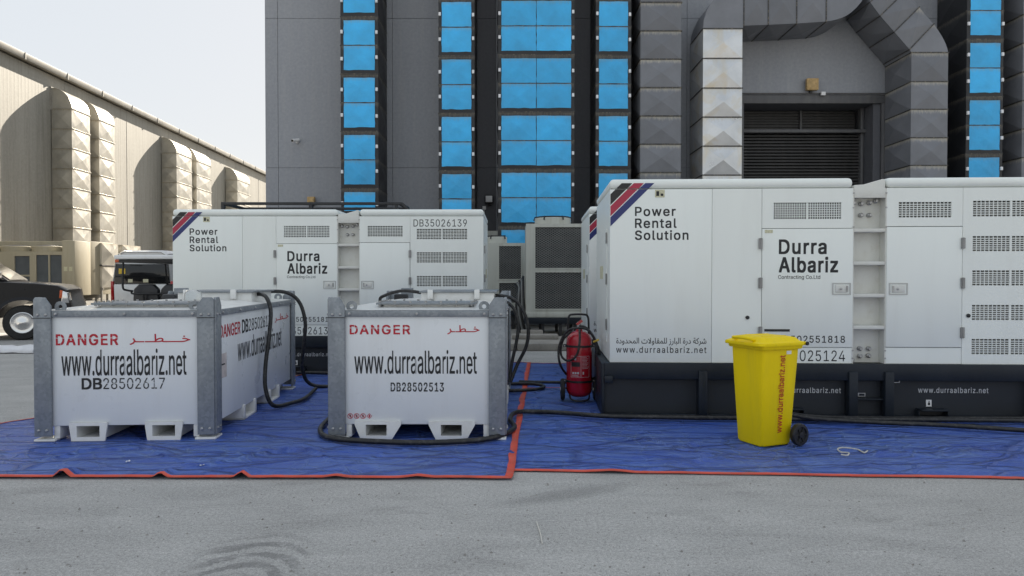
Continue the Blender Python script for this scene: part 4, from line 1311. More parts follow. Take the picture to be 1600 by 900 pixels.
    s = '\uFEA7\u0640\u0640\u0640\u0640\uFEC4\u0640\u0640\u0640\u0640\uFEAE' if not icons else '\uFEA7\u0640\u0640\uFEC4\u0640\u0640\uFEAE'
    text(s[::-1], (b0, b1, zlo, zhi), t, 'red', y, bold=0.012, stencil=[('x', b0 + (b1 - b0) * 0.24, b0 + (b1 - b0) * 0.252)])
    wz = (0.585, 0.825) if not icons else (0.595, 0.81)
    wx = (0.225, 1.315) if not icons else (0.23, 1.34)
    ww = wx[1] - wx[0]
    st = [('x', wx[0] + ww * q, wx[0] + ww * q + 0.007) for q in (0.318, 0.50, 0.565, 0.655, 0.715, 0.912)]
    text('www.durraalbariz.net', (*wx, *wz), t, 'black', y, bold=0.006, stencil=st)
    if boldserial:
        text('DB', (0.40, 0.57, 0.465, 0.56), t, 'black', y, bold=0.035)
        w_ = 1.125 - 0.585
        text(serial[2:], (0.585, 1.125, 0.462, 0.563), t, 'black', y, bold=0.0, stencil=[('z', 0.512, 0.518), ('x', 0.585 + w_ * .83, 0.585 + w_ * .838)])
    else:
        text(serial, (0.56, 1.04, 0.435, 0.515), t, 'black', y, bold=0.02, spacing=1.12, stencil=[('z', 0.474, 0.479)])
    if icons:
        for k in range(4):
            cx, cz, r = 0.19 + k * 0.058, 0.178 + 0.032, 0.025
            m = MB()
            nn = 24 if k < 3 else 4
            o_ = [(cx + r * math.sin(2 * PI * q / nn), cz + r * math.cos(2 * PI * q / nn)) for q in range(nn)]
            i_ = [(cx + r * .78 * math.sin(2 * PI * q / nn), cz + r * .78 * math.cos(2 * PI * q / nn)) for q in range(nn)]
            m.add([(x, 0, z) for x, z in o_ + i_], [(q, nn + q, nn + (q + 1) % nn, (q + 1) % nn) for q in range(nn)])
            so = part('safety_symbol', m, 'red', t, loc=(0, y, 0), smooth=0)
            m = MB()
            m.add([(cx - 0.006, 0, cz - 0.012), (cx + 0.006, 0, cz - 0.012), (cx + 0.006, 0, cz + 0.012), (cx - 0.006, 0, cz + 0.012)], [(0, 1, 2, 3)])
            part('symbol_figure', m, 'black' if k < 3 else 'red', so, loc=(0, 0.0005, 0), smooth=0)
            if k < 3:
                q = r * 0.6
                m = MB().add([(cx - q, 0, cz + q - .004), (cx - q + .004, 0, cz + q), (cx + q, 0, cz - q + .004), (cx + q - .004, 0, cz - q)], [(0, 1, 2, 3)])
                part('symbol_bar', m, 'red', so, loc=(0, -0.0006, 0), smooth=0)
    if side_txt:
        xs_ = W - 0.0175
        text('DANGER', (0.20, 0.80, 0.90, 1.02), t, 'red', xs_, bold=0.02, plane='side')
        text('DB', (0.86, 1.06, 0.90, 1.03), t, 'black', xs_, bold=0.03, plane='side')
        text(serial[2:], (1.08, 1.90, 0.90, 1.03), t, 'black', xs_, bold=0.0, plane='side')
        text('\uFEA7\u0640\u0640\uFEC4\u0640\u0640\uFEAE'[::-1], (2.1, 2.75, 0.92, 1.02), t, 'red', xs_, bold=0.01, plane='side')
        text('www.durraalbariz.net', (0.72, 2.4, 0.62, 0.86), t, 'black', xs_, bold=0.004, plane='side')
        part('worn_sticker', MB().box(xs_ - 0.001, xs_ + 0.001, 0.2, 0.38, 0.52, 0.75), 'sticker_p', t)
        part('sticker_symbol', MB().box(xs_ + 0.0012, xs_ + 0.0018, 0.23, 0.33, 0.64, 0.655), 'black', t)
    return t
tank((-4.265, 6.33, 0.022), R(3.6), 'white fuel tank marked DB28502617, the left one of two', 1.57, 3.0, 'DB28502617', True, [(0.315, 0.605, 0.295, 0.625), (0.975, 1.265, 0.955, 1.285)], True)
tank((-1.66, 6.42, 0.022), R(-0.6), 'white fuel tank marked DB28502513, circled in front by a black hose', 1.60, 3.0, 'DB28502513', False, [(0.29, 0.57, 0.235, 0.655), (0.97, 1.25, 0.905, 1.325)], False, True)
# glass sight dome on the left tank
sd = thing('clear_jar', 'clear plastic dome standing on top of the left tank', 'dome', (-3.3, 7.35, 1.24))
gl = bpy.data.materials.new('clear_plastic'); gl.use_nodes = True
gb = gl.node_tree.nodes['Principled BSDF']; gb.inputs['Transmission Weight'].default_value = 0.9; gb.inputs['Roughness'].default_value = 0.12; gb.inputs['Base Color'].default_value = (0.8, 0.83, 0.83, 1)
M['clear'] = gl
part('dome', MB().lathe([(0.085, 0), (0.085, 0.07), (0.075, 0.1), (0.05, 0.118), (0.01, 0.122)], n=20), 'clear', sd)
part('collar', MB().lathe([(0.1, -0.045), (0.1, 0.0), (0.09, 0.004)], n=20), 'bolt', sd)

# ------------------------------------------------------------------ hoses
def hose(pts, r, label, n=10):
    p = spline(pts, n)
    r *= 0.76
    o = Vector((p[0].x, p[0].y, 0))
    h = part('hose', MB().tube([q - o for q in p], r, 10), 'rubber', None, loc=o, smooth=60)
    return tag(h, label, 'hose', 'black rubber hoses')
Z = 0.055
hose([(-1.5, 9.9, Z), (-1.85, 8.6, Z), (-1.86, 7.2, Z), (-1.78, 6.58, Z), (-1.55, 6.3, Z), (-1.0, 6.17, Z), (-0.5, 6.19, Z), (-0.15, 6.36, Z), (0.02, 6.75, Z), (-0.02, 7.1, Z + .01), (0.03, 7.4, Z + .02), (0.2, 7.58, Z), (0.55, 7.5, Z), (0.95, 7.34, Z), (1.6, 7.27, Z), (2.4, 7.22, Z), (3.2, 7.17, Z), (4.4, 7.13, Z), (6.4, 7.05, Z)], 0.032, 'thick black hose looping in front of tank DB28502513 and along the right generator')
hose([(2.66, 7.3, 0.13), (3.0, 7.14, 0.075), (3.6, 7.02, Z), (4.2, 6.88, Z), (4.9, 6.62, Z), (5.6, 6.4, Z)], 0.03, 'black hose leaving the generator skid right of the bin, drifting forward')
hose([(2.62, 7.345, 0.16), (2.75, 7.27, 0.12), (3.1, 7.22, 0.075), (3.8, 7.24, Z), (5.6, 7.24, Z)], 0.022, 'thinner black hose hugging the skid foot right of the bin')
hose([(-0.5, 8.5, 1.27), (-0.2, 8.45, 1.275), (0.0, 8.42, 1.24), (0.13, 8.4, 1.1), (0.19, 8.4, 0.9), (0.17, 8.4, 0.68), (0.06, 8.4, 0.45), (-0.02, 8.35, 0.25)], 0.027, 'black hose arching widest off the right tank top and down its side')
hose([(-0.5, 8.2, 1.24), (-0.18, 8.15, 1.25), (0.0, 8.1, 1.16), (0.07, 8.1, 0.98), (0.055, 8.1, 0.78), (0.0, 8.1, 0.52), (-0.03, 8.1, 0.3)], 0.025, 'black hose arching more tightly inside the wide one beside the right tank')
hose([(-1.0, 8.35, 1.30), (-1.3, 8.4, 1.33), (-1.55, 8.5, 1.26), (-1.6, 8.6, 1.2)], 0.026, 'black hose lying over the back of the right tank top')
hose([(-0.1, 9.5, 0.05), (0.1, 9.6, 0.05), (0.35, 9.52, 0.05), (0.42, 9.3, 0.05), (0.3, 9.1, 0.05), (0.0, 9.02, 0.05), (-0.4, 9.1, 0.05)], 0.03, 'black hose making a flat U on the tarpaulin behind the right tank')
hose([(0.1, 9.78, 0.05), (0.5, 9.72, 0.05), (0.9, 9.72, 0.05), (1.3, 9.8, 0.05)], 0.028, 'black hose running to the extinguisher from behind the right tank')
hose([(-3.05, 8.4, 1.29), (-2.88, 8.2, 1.29), (-2.79, 8.1, 1.24), (-2.735, 8.05, 1.1), (-2.72, 7.95, 0.85), (-2.73, 7.85, 0.5), (-2.71, 7.8, 0.25), (-2.64, 7.85, 0.07), (-2.5, 8.1, 0.06), (-2.45, 8.4, 0.06), (-2.52, 9.1, 0.06)], 0.03, 'black hose dropping down the side of the left tank in front of its lettering')
hose([(-3.4, 9.0, 1.27), (-3.1, 9.0, 1.31), (-2.86, 9.05, 1.29), (-2.72, 9.1, 1.16), (-2.65, 9.1, 0.9), (-2.68, 9.12, 0.6), (-2.72, 9.2, 0.3), (-2.6, 9.35, 0.06), (-2.0, 9.6, 0.05), (-1.4, 9.9, 0.05)], 0.031, 'black hose arching over the back corner of the left tank')
hose([(-2.5, 9.85, 0.05), (-1.9, 9.9, 0.05), (-1.0, 9.95, 0.05), (-0.3, 9.8, 0.05)], 0.026, 'black hose lying between the tanks below the left generator')
hose([(-3.2, 10.55, 0.07), (-2.4, 10.5, 0.07), (-1.4, 10.5, 0.07), (-0.4, 10.45, 0.07)], 0.035, 'black hose along the foot of the left generator skid')

# ------------------------------------------------------------------ wheelie bin
bn = thing('wheelie_bin', 'yellow wheeled bin with a closed lid in front of the generator', 'bin', (2.15, 6.08, 0.02), R(23))
bn.scale = (0.88, 0.86, 0.98)
# local: x from front (left) to the wheels (right), y depth
def rr_ring(x0, x1, y0, y1, z, r, n=4):
    out = []
    for cx, cy, a0 in ((x1 - r, y0 + r, -PI / 2), (x1 - r, y1 - r, 0), (x0 + r, y1 - r, PI / 2), (x0 + r, y0 + r, PI)):
        for k in range(n + 1):
            a = a0 + (PI / 2) * k / n
            out.append((cx + r * math.cos(a), cy + r * math.sin(a), z))
    return out
B = [rr_ring(0.045, 0.40, 0.06, 0.40, 0.0, 0.03), rr_ring(0.035, 0.41, 0.045, 0.415, 0.02, 0.03), rr_ring(0.012, 0.44, 0.01, 0.45, 0.55, 0.03), rr_ring(0.0, 0.455, -0.01, 0.465, 0.82, 0.03), rr_ring(0.0, 0.457, -0.01, 0.467, 0.90, 0.03)]
body = part('bin_body', MB().loft(B), 'yellow', bn, smooth=50)
part('rim', MB().loft([rr_ring(-0.022, 0.48, -0.034, 0.488, 0.865, 0.035), rr_ring(-0.03, 0.488, -0.042, 0.496, 0.875, 0.035), rr_ring(-0.03, 0.488, -0.042, 0.496, 0.9, 0.035)]), 'yellow', bn, smooth=40)
lid = part('lid', MB().loft([rr_ring(-0.065, 0.50, -0.055, 0.51, 0.895, 0.05), rr_ring(-0.07, 0.505, -0.06, 0.515, 0.905, 0.05), rr_ring(-0.065, 0.50, -0.055, 0.51, 0.925, 0.05), rr_ring(-0.02, 0.47, -0.02, 0.475, 0.94, 0.05), rr_ring(0.0, 0.45, 0.0, 0.455, 0.965, 0.06), rr_ring(0.06, 0.40, 0.06, 0.395, 0.975, 0.06)]), 'yellow', bn, smooth=45)
part('lid_rib', MB().box(0.08, 0.38, 0.09, 0.12, 0.968, 0.98).box(0.08, 0.38, 0.33, 0.36, 0.968, 0.98), 'yellow', lid, 0.004)
part('lid_handle', MB().tube(spline([(0.0, 0.1, 0.94), (-0.075, 0.1, 0.96), (-0.08, 0.22, 0.965), (-0.075, 0.35, 0.96), (0.0, 0.35, 0.94)], 5), 0.014, 8), 'yellow', lid)
part('handle_bar', MB().tube([(0.53, -0.03, 0.91), (0.53, 0.48, 0.91)], 0.016, 10).box(0.47, 0.53, 0.02, 0.05, 0.895, 0.925).box(0.47, 0.53, 0.4, 0.43, 0.895, 0.925), 'yellow', bn)
part('hinge_pin', MB().lathe([(0.018, -0.05), (0.018, -0.035)], 'y', (0.53, 0, 0.91), 10), 'blackplastic', bn)
part('axle', MB().tube([(0.43, -0.02, 0.1), (0.43, 0.48, 0.1)], 0.012, 8), 'darkmetal', bn)
for yy, s in ((-0.045, -1), (0.475, 1)):
    wh = part('wheel', MB().lathe([(0.05, yy + 0.03), (0.096, yy + 0.028), (0.1, yy + 0.015), (0.1, yy - 0.015), (0.094, yy - 0.028), (0.072, yy - 0.03), (0.066, yy - 0.016), (0.03, yy - 0.016), (0.026, yy - 0.032), (0.01, yy - 0.034)], 'y', (0.43, 0, 0.1), 28), 'blackplastic', bn, smooth=40)
    sp = MB()
    for k in range(6):
        a = k * PI / 3
        sp.bar((0.43 + 0.02 * math.cos(a), yy - 0.02, 0.1 + 0.02 * math.sin(a)), (0.43 + 0.068 * math.cos(a), yy - 0.02, 0.1 + 0.068 * math.sin(a)), 0.012, 0.012)
    part('wheel_spoke', sp, 'tyre', wh)
# red lettering reading upwards on the side, tilted with the flank
tx = text('www.durraalbariz.net', (0.0, 0.70, 0.0, 0.072), bn, 'binred', 0, bold=0.014)
tx.rotation_euler = (0, R(-90), 0)
tx.rotation_mode = 'XYZ'
sl = math.atan2(0.055, 0.8)
tx.matrix_local = Matrix.Translation((0.275, 0.0325, 0.115)) @ Matrix.Rotation(sl, 4, 'X') @ Matrix.Rotation(R(-90), 4, 'Y')
part('scuff_label', MB().box(0.29, 0.35, -0.0145, -0.0115, 0.82, 0.85), 'plastic_white', bn)

# ------------------------------------------------------------------ wheeled fire extinguisher
fe = thing('fire_extinguisher', 'red wheeled fire extinguisher with a coiled black hose', 'extinguisher', (0.80, 8.45, 0.022))
r0 = 0.153
prof = [(0.02, 0.05), (0.09, 0.055), (0.135, 0.085), (r0, 0.13), (r0, 0.69), (0.147, 0.74), (0.125, 0.785), (0.08, 0.82), (0.04, 0.832), (0.035, 0.86), (0.03, 0.862)]
part('cylinder', MB().lathe(prof, n=32), 'exred', fe, smooth=50)
for z in (0.24, 0.655):
    s = part('strap', MB().lathe([(r0 + 0.001, z - 0.012), (r0 + 0.005, z - 0.012), (r0 + 0.005, z + 0.012), (r0 + 0.001, z + 0.012)], n=32), 'blackplastic', fe)
    part('strap_lug', MB().box(-0.19, -0.15, -0.02, 0.02, z - 0.016, z + 0.016).box(0.15, 0.19, -0.02, 0.02, z - 0.016, z + 0.016), 'blackplastic', s)
    for sx in (-1, 1):
        part('bolt', MB().lathe([(0.008, -0.02), (0.008, -0.03)], 'y', (sx * 0.175, 0, z), 8), 'bolt', s)
part('trolley_frame', MB().tube(spline([(-0.13, 0.13, 0.1), (-0.13, 0.13, 0.5), (-0.125, 0.12, 0.9), (-0.11, 0.12, 1.0), (-0.06, 0.12, 1.02), (0.06, 0.12, 1.02), (0.11, 0.12, 1.0), (0.125, 0.12, 0.9), (0.13, 0.13, 0.5), (0.13, 0.13, 0.1)], 6), 0.013, 8), 'blackplastic', fe)
part('rest_bar', MB().tube(spline([(-0.12, -0.02, 0.1), (-0.10, -0.1, 0.03), (0, -0.13, 0.012), (0.10, -0.1, 0.03), (0.12, -0.02, 0.1)], 6), 0.011, 8), 'blackplastic', fe)
part('axle', MB().tube([(-0.19, 0.1, 0.13), (0.19, 0.1, 0.13)], 0.012, 8), 'darkmetal', fe)
for sx in (-1, 1):
    x = sx * 0.195
    w_ = part('wheel', MB().lathe([(0.06, x - 0.024), (0.118, x - 0.022), (0.13, x - 0.01), (0.13, x + 0.01), (0.118, x + 0.022), (0.06, x + 0.024), (0.02, x + 0.024 * 1)], 'x', (0, 0.02, 0.13), 24), 'tyre', fe)
    part('hub', MB().lathe([(0.025, x - 0.03), (0.03, x), (0.025, x + 0.03)], 'x', (0, 0.02, 0.13), 12), 'bolt', w_)
part('valve', MB().lathe([(0.028, 0.862), (0.028, 0.9), (0.016, 0.905), (0.016, 0.93)], n=12).box(-0.02, 0.05, -0.014, 0.014, 0.915, 0.935), 'bolt', fe)
part('valve_lever', MB().bar((-0.03, -0.005, 0.905), (0.035, -0.005, 0.955), 0.022, 0.03), 'exred', fe)
part('hose', MB().tube(spline([(-0.0, -0.02, 0.89), (0.08, -0.06, 0.87), (0.17, -0.1, 0.75), (0.235, -0.1, 0.56), (0.22, -0.1, 0.36), (0.16, 0.0, 0.26), (0.0, 0.16, 0.24), (-0.12, 0.03, 0.28), (-0.235, -0.1, 0.45), (-0.245, -0.1, 0.65), (-0.16, -0.12, 0.83), (-0.03, -0.15, 0.875), (0.09, -0.15, 0.85), (0.17, -0.14, 0.74)], 8), 0.014, 8), 'rubber', fe, smooth=60)
part('hose', MB().tube(spline([(0.0, -0.03, 0.88), (-0.005, -0.12, 0.82), (-0.01, -0.165, 0.72), (-0.03, -0.175, 0.6), (-0.08, -0.17, 0.52), (-0.15, -0.13, 0.49), (-0.21, -0.09, 0.53), (-0.225, -0.08, 0.62), (-0.19, -0.08, 0.74), (-0.1, -0.1, 0.83)], 8), 0.013, 8), 'rubber', fe, smooth=60)
nz = part('nozzle', MB().tube([(0.185, -0.1, 0.72), (0.2, -0.1, 0.6), (0.19, -0.1, 0.42)], [0.018, 0.024, 0.018], 10), 'blackplastic', fe)
part('nozzle_tie', MB().tube([(0.155, -0.12, 0.71), (0.22, -0.12, 0.735)], 0.012, 8), 'sticker_y', nz)
# printed instruction label curved round the cylinder
def curved(a0, a1, z0, z1, mat, rad, name='label', parent=None, n=12):
    m = MB()
    for k in range(n + 1):
        a = R(a0 + (a1 - a0) * k / n)
        m.v += [(rad * math.sin(a), -rad * math.cos(a), z0), (rad * math.sin(a), -rad * math.cos(a), z1)]
    m.f = [(2 * k, 2 * k + 2, 2 * k + 3, 2 * k + 1) for k in range(n)]
    return part(name, m, mat, parent, smooth=180)
lb = curved(-44, 44, 0.295, 0.545, 'lettergrey', r0 + 0.0008, 'label_border', fe)
curved(-42.5, 42.5, 0.298, 0.542, 'exred', r0 + 0.0014, 'label_field', lb)
curved(2, 3.5, 0.30, 0.54, 'lettergrey', r0 + 0.002, 'label_rule', lb, 2)
curved(-40, -2, 0.42, 0.475, 'black', r0 + 0.002, 'label_block', lb)
for k in range(3):
    curved(-36 + k * 11, -28 + k * 11, 0.335, 0.357, 'lettergrey', r0 + 0.002, 'label_icon', lb, 3)
for k in range(9):
    curved(7, 30 + (k * 37 % 10), 0.525 - k * 0.016, 0.529 - k * 0.016, 'lettergrey', r0 + 0.002, 'label_line', lb, 4)
    if k < 3:
        curved(-38, -12 + (k * 31 % 9), 0.322 - k * 0.008, 0.325 - k * 0.008, 'lettergrey', r0 + 0.002, 'label_line', lb, 4)
curved(-27, -18, 0.497, 0.53, 'lettergrey', r0 + 0.002, 'label_icon', lb, 3)
text_fe = curved(10, 16, 0.33, 0.36, 'lettergrey', r0 + 0.002, 'label_icon', lb, 3)

# ------------------------------------------------------------------ condensers by the building
def mesh_panel(x0, x1, z0, z1, y, pitch=0.085, wd=0.013):
    """expanded metal: crossing strands clipped to the opening"""
    m = MB()
    rise = 0.62
    H = z1 - z0
    for sgn in (1, -1):
        c = x0 - H / rise
        while c < x1 + H / rise:
            a, b_ = (c, z0), (c + sgn * H / rise, z1)
            # clip to x0..x1
            pts = [a, b_] if sgn > 0 else [b_, a]
            (xa, za), (xb, zb) = pts
            if xb > x0 and xa < x1:
                if xa < x0:
                    f = (x0 - xa) / (xb - xa); za += (zb - za) * f; xa = x0
                if xb > x1:
                    f = (x1 - xa) / (xb - xa); zb = za + (zb - za) * f; xb = x1
                m.bar((xa, y, za), (xb, y, zb), 0.006, wd)
            c += pitch
    return m
def condenser(loc, W, D, z0, z1, zm, gx0, fan, label, taller=None, pitch=0.085):
    t = thing('condenser', label, 'air conditioner', loc, 0, 'cream condensers by the charcoal building')
    for ya in (-0.05, D - 0.06):
        part('stand_beam', MB().box(-0.05, W + 0.05, ya, ya + 0.11, z0 - 0.14, z0), 'skid', t, 0.01)
    for x in (0.35, 0.75, 1.1, W - 0.2):
        for y in (0.0, D - 0.1):
            part('stand_leg', MB().box(x, x + 0.07, y, y + 0.07, 0.0, z0 - 0.14), 'darkmetal', t)
    h1, h2 = (gx0, W - 0.12, z0 + 0.2, zm - 0.05), (gx0, W - 0.12, zm + 0.05, z1 - 0.08)
    part('cabinet_front', holed(0, W, z0, z1, [h1, h2], 0, 0.08), 'acgrey', t, smooth=0)
    part('cabinet', MB().box(0.004, W - 0.004, 0.08, D, z0 + 0.003, z1 - 0.003), 'acgrey', t, 0.006)
    part('base_channel', MB().box(-0.03, W + 0.03, -0.03, 0.05, z0 + 0.004, z0 + 0.12), 'acgrey', t, 0.006)
    for h in (h1, h2):
        c = part('coil', MB().box(h[0], h[1], 0.06, 0.078, h[2], h[3]), 'coil', t)
        part('expanded_mesh', mesh_panel(*h, 0.02, pitch), 'mesh', c, smooth=0)
        part('mesh_frame', holed(h[0] - 0.03, h[1] + 0.03, h[2] - 0.03, h[3] + 0.03, [h], -0.012, -0.001), 'acgrey', c)
    fx, fr = fan
    f = part('fan_ring', MB().lathe([(fr, z1), (fr, z1 + 0.16), (fr - 0.02, z1 + 0.18), (fr - 0.05, z1 + 0.16), (fr - 0.06, z1 + 0.01)], c=(fx, D / 2, 0), n=28), 'acgrey', t, smooth=40)
    gu = MB()
    for rr_ in (fr - 0.03, fr * 0.7, fr * 0.4):
        gu.tube([(fx + rr_ * math.cos(a), D / 2 + rr_ * math.sin(a), z1 + 0.2) for a in [2 * PI * k / 24 for k in range(25)]], 0.013, 6)
    for k in range(6):
        a = k * PI / 3
        gu.tube([(fx, D / 2, z1 + 0.21), (fx + fr * math.cos(a), D / 2 + fr * math.sin(a), z1 + 0.2), (fx + (fr + 0.02) * math.cos(a), D / 2 + (fr + 0.02) * math.sin(a), z1 + 0.12)], 0.016, 6)
    part('fan_guard', gu, 'darkmetal', f)
    if taller:
        part('air_handler_cabinet', MB().box(*taller), 'acgrey', t, 0.02)
    return t
condenser((0.32, 16.2, 0.142), 2.2, 1.5, 0.42, 2.56, 1.5, 0.21, (0.65, 0.43), 'large cream condenser with two dark mesh panels between the generators')
condenser((-0.75, 18.3, 0.142), 1.1, 1.2, 0.48, 2.22, 1.24, 0.42, (0.38, 0.36), 'smaller cream condenser beside the large mesh-fronted one', taller=(-0.3, 1.15, 1.0, 1.35, 0.5, 2.6), pitch=0.075)
for (x, y, sx, sy, sz, lab) in ((0.0, 15.3, 1.0, 0.35, 0.1, 'low concrete slab lying in front of the large condenser'), (0.2, 16.05, 0.5, 0.3, 0.14, 'small concrete block under the left end of the large condenser')):
    q = part('concrete_block', MB().box(0, sx, 0, sy, 0, sz), 'pav', None, 0.02, loc=(x, y, 0.142))
    tag(q, lab, 'block')
pb = thing('refrigerant_pipes', 'bundle of dark pipes bending between the two cream condensers', 'pipes', (0.2, 17.2, 0.142))
for k in range(5):
    part('pipe', MB().tube(spline([(-0.12 + k * 0.05, 0.4, 1.15 + k * 0.05), (-0.05 + k * 0.03, 0.0, 1.0 + k * 0.06), (-0.1 + k * 0.05, -0.2, 0.6), (0.0 + k * 0.06, -0.3, 0.02)], 6), 0.028, 8), 'mesh' if k % 2 else 'rubber', pb)

# dark steel frame behind the left generator
sf = thing('steel_frame', 'black steel pipe frame rising behind the left generator', 'frame', (-5.4, 13.2, 0.0))
for y in (0, 1.0):
    part('top_rail', MB().box(0, 3.35, y, y + 0.07, 2.83, 2.88), 'darkmetal', sf, 0.006)
    part('lower_rail', MB().box(0.05, 3.3, y + 0.01, y + 0.06, 2.66, 2.72), 'darkmetal', sf, 0.006)
    for x in (0.0, 1.63, 3.22):
        part('post', MB().box(x, x + 0.06, y + 0.005, y + 0.065, 0, 2.829), 'darkmetal', sf)
for x in (0.0, 3.29):
    part('cross_rail', MB().box(x, x + 0.06, 0.071, 0.999, 2.83, 2.88), 'darkmetal', sf)
part('brace', MB().bar((3.35, 0.035, 2.86), (3.62, 0.035, 2.60), 0.05, 0.05).bar((3.59, 0.035, 2.62), (3.59, 0.035, 0.0), 0.05, 0.05), 'darkmetal', sf)

# ------------------------------------------------------------------ vehicles on the left
def wheel(parent, x, y, r, wd, side):
    t = part('wheel', MB().lathe([(r * 0.62, -wd / 2), (r * 0.92, -wd / 2), (r, -wd * 0.34), (r, wd * 0.34), (r * 0.92, wd / 2), (r * 0.62, wd / 2)], 'y', (x, y, r), 32), 'tyre', parent, smooth=40)
    m = MB().lathe([(r * 0.62, -wd * 0.49), (r * 0.58, -wd * 0.53), (r * 0.5, -wd * 0.505), (r * 0.14, -wd * 0.51), (r * 0.1, -wd * .55)], 'y', (x, y, r), 24)
    part('rim', m, 'chrome', t)

tk = thing('pickup_truck', 'graphite pickup truck partly in frame at the left edge', 'truck', (-16.05, 14.85, 0), R(22))
def arc_pts(cx, cz, r, a0, a1, n=10):
    return [(cx + r * math.cos(R(a0 + (a1 - a0) * k / n)), cz + r * math.sin(R(a0 + (a1 - a0) * k / n))) for k in range(n + 1)]
side = [(0.1, 0.62)] + arc_pts(1.35, 0.42, 0.52, 160, 20) + [(2.0, 0.48), (4.2, 0.48)] + arc_pts(4.9, 0.42, 0.53, 170, 12) + [(5.62, 0.5), (5.86, 0.55), (5.9, 0.78), (5.84, 0.95), (5.8, 1.18), (5.62, 1.29), (5.2, 1.345), (4.35, 1.40), (4.1, 1.405), (2.0, 1.42), (0.05, 1.42), (0.0, 0.7)]
rings = []
for y, ins, zs_ in ((0.0, 0.03, 0.97), (0.03, 0.0, 0.99), (0.35, -0.01, 1.0), (1.65, -0.01, 1.0), (1.97, 0.0, 0.99), (2.0, 0.03, 0.97)):
    rings.append([(2.9 + (x - 2.9) * (1 - ins * 0.12), y, 0.5 + (z - 0.5) * (zs_ if z > 1.1 else 1)) for x, z in side])
bdy = MB()
nn = len(side)
bdy.v = [p for r_ in rings for p in r_]
bdy.f = [(i * nn + k, i * nn + (k + 1) % nn, (i + 1) * nn + (k + 1) % nn, (i + 1) * nn + k) for i in range(len(rings) - 1) for k in range(nn)] + [tuple(range(nn - 1, -1, -1)), tuple((len(rings) - 1) * nn + k for k in range(nn))]
part('body', bdy, 'carpaint', tk, smooth=30)
cab = [(1.75, 1.41), (4.35, 1.40), (3.75, 1.88), (3.4, 2.0), (2.2, 2.02), (1.85, 1.95)]
m = MB()
cr = []
for y, s in ((0.08, 0.0), (0.28, 1.0), (1.72, 1.0), (1.92, 0.0)):
    cr.append([(x, (y if z < 1.5 else (0.08 + 0.2 if y < 1 else 1.72)) if s == 0 else y, z) for x, z in cab])
bot = [(1.75, 0.06, 1.41), (4.62, 0.06, 1.39), (4.62, 1.94, 1.39), (1.75, 1.94, 1.41)]
mid = [(1.83, 0.26, 1.95), (3.95, 0.26, 1.90), (3.95, 1.74, 1.90), (1.83, 1.74, 1.95)]
top = [(2.1, 0.36, 2.03), (3.6, 0.36, 2.01), (3.6, 1.64, 2.01), (2.1, 1.64, 2.03)]
part('cab', MB().loft([bot, mid, top]), 'carpaint', tk, 0.03, seg=3)
def qpanel(pts, mat, name, parent, off=(0, -0.012, 0)):
    return part(name, MB().add([tuple(a + b_ for a, b_ in zip(p, off)) for p in pts], [tuple(range(len(pts)))]), mat, parent, smooth=0)
sidept = lambda x, z: (x, 0.06 + (z - 1.405) / (1.93 - 1.405) * 0.2 - 0.004, z)
qpanel([sidept(3.12, 1.46), sidept(4.36, 1.455), sidept(3.85, 1.86), sidept(3.12, 1.88)], 'glassdark', 'window', tk)
qpanel([sidept(2.0, 1.46), sidept(3.02, 1.46), sidept(3.02, 1.88), sidept(2.1, 1.9)], 'glassdark', 'window', tk)
qpanel([(4.60, 0.2, 1.41), (4.60, 1.8, 1.41), (3.99, 1.66, 1.87), (3.99, 0.34, 1.87)], 'glassdark', 'windscreen', tk, (0.02, 0, 0.012))
for x, y in ((1.35, 0.12), (4.9, 0.12), (1.35, 1.88), (4.9, 1.88)):
    wheel(tk, x, y, 0.41, 0.26, 0)
for xc in (1.35, 4.9):
    fl = MB()
    o_ = arc_pts(xc, 0.42, 0.60, 168, 12, 16)
    i_ = arc_pts(xc, 0.42, 0.525, 168, 12, 16)
    k_ = len(o_)
    fl.add([(x, -0.035, z) for x, z in i_] + [(x, -0.005, z) for x, z in o_] + [(x, 0.04, z) for x, z in i_],
           [(i, i + 1, k_ + i + 1, k_ + i) for i in range(k_ - 1)] + [(i, 2 * k_ + i, 2 * k_ + i + 1, i + 1) for i in range(k_ - 1)])
    part('wheel_arch', fl, 'carpaint', tk, smooth=60)
mi = part('mirror', MB().box(4.32, 4.5, -0.24, -0.02, 1.43, 1.62), 'carpaint', tk, 0.035, seg=3)
part('mirror_cap', MB().box(4.42, 4.52, -0.25, -0.03, 1.47, 1.625), 'chrome', mi, 0.03, seg=3)
part('mirror_arm', MB().box(4.32, 4.38, -0.04, 0.1, 1.42, 1.46), 'blackplastic', mi)
hl = part('headlight', MB().prism([(5.68, 0.86), (5.862, 0.86), (5.815, 1.12), (5.70, 1.17)], -0.006, 0.35), 'chrome', tk, 0.02)
part('indicator', MB().prism([(5.64, 0.98), (5.70, 0.98), (5.72, 1.16), (5.66, 1.18)], -0.012, 0.1), 'orange', hl, 0.01)
part('bumper', MB().box(5.6, 5.93, -0.02, 2.02, 0.52, 0.72), 'blackplastic', tk, 0.05, seg=3)
part('door', MB().box(3.08, 4.2, -0.012, 0.0, 0.55, 1.38), 'carpaint', tk, 0.006)
part('door_handle', MB().box(3.2, 3.42, -0.045, -0.012, 1.16, 1.2), 'chrome', tk, 0.01)
bdg = MB()
for k in range(6):
    bdg.box(3.85 + k * 0.055, 3.89 + k * 0.055, -0.018, -0.0125, 1.0, 1.03)
part('badge', bdg, 'bolt', tk)
part('running_board', MB().box(1.95, 4.25, -0.06, 0.1, 0.36, 0.42), 'blackplastic', tk, 0.02)

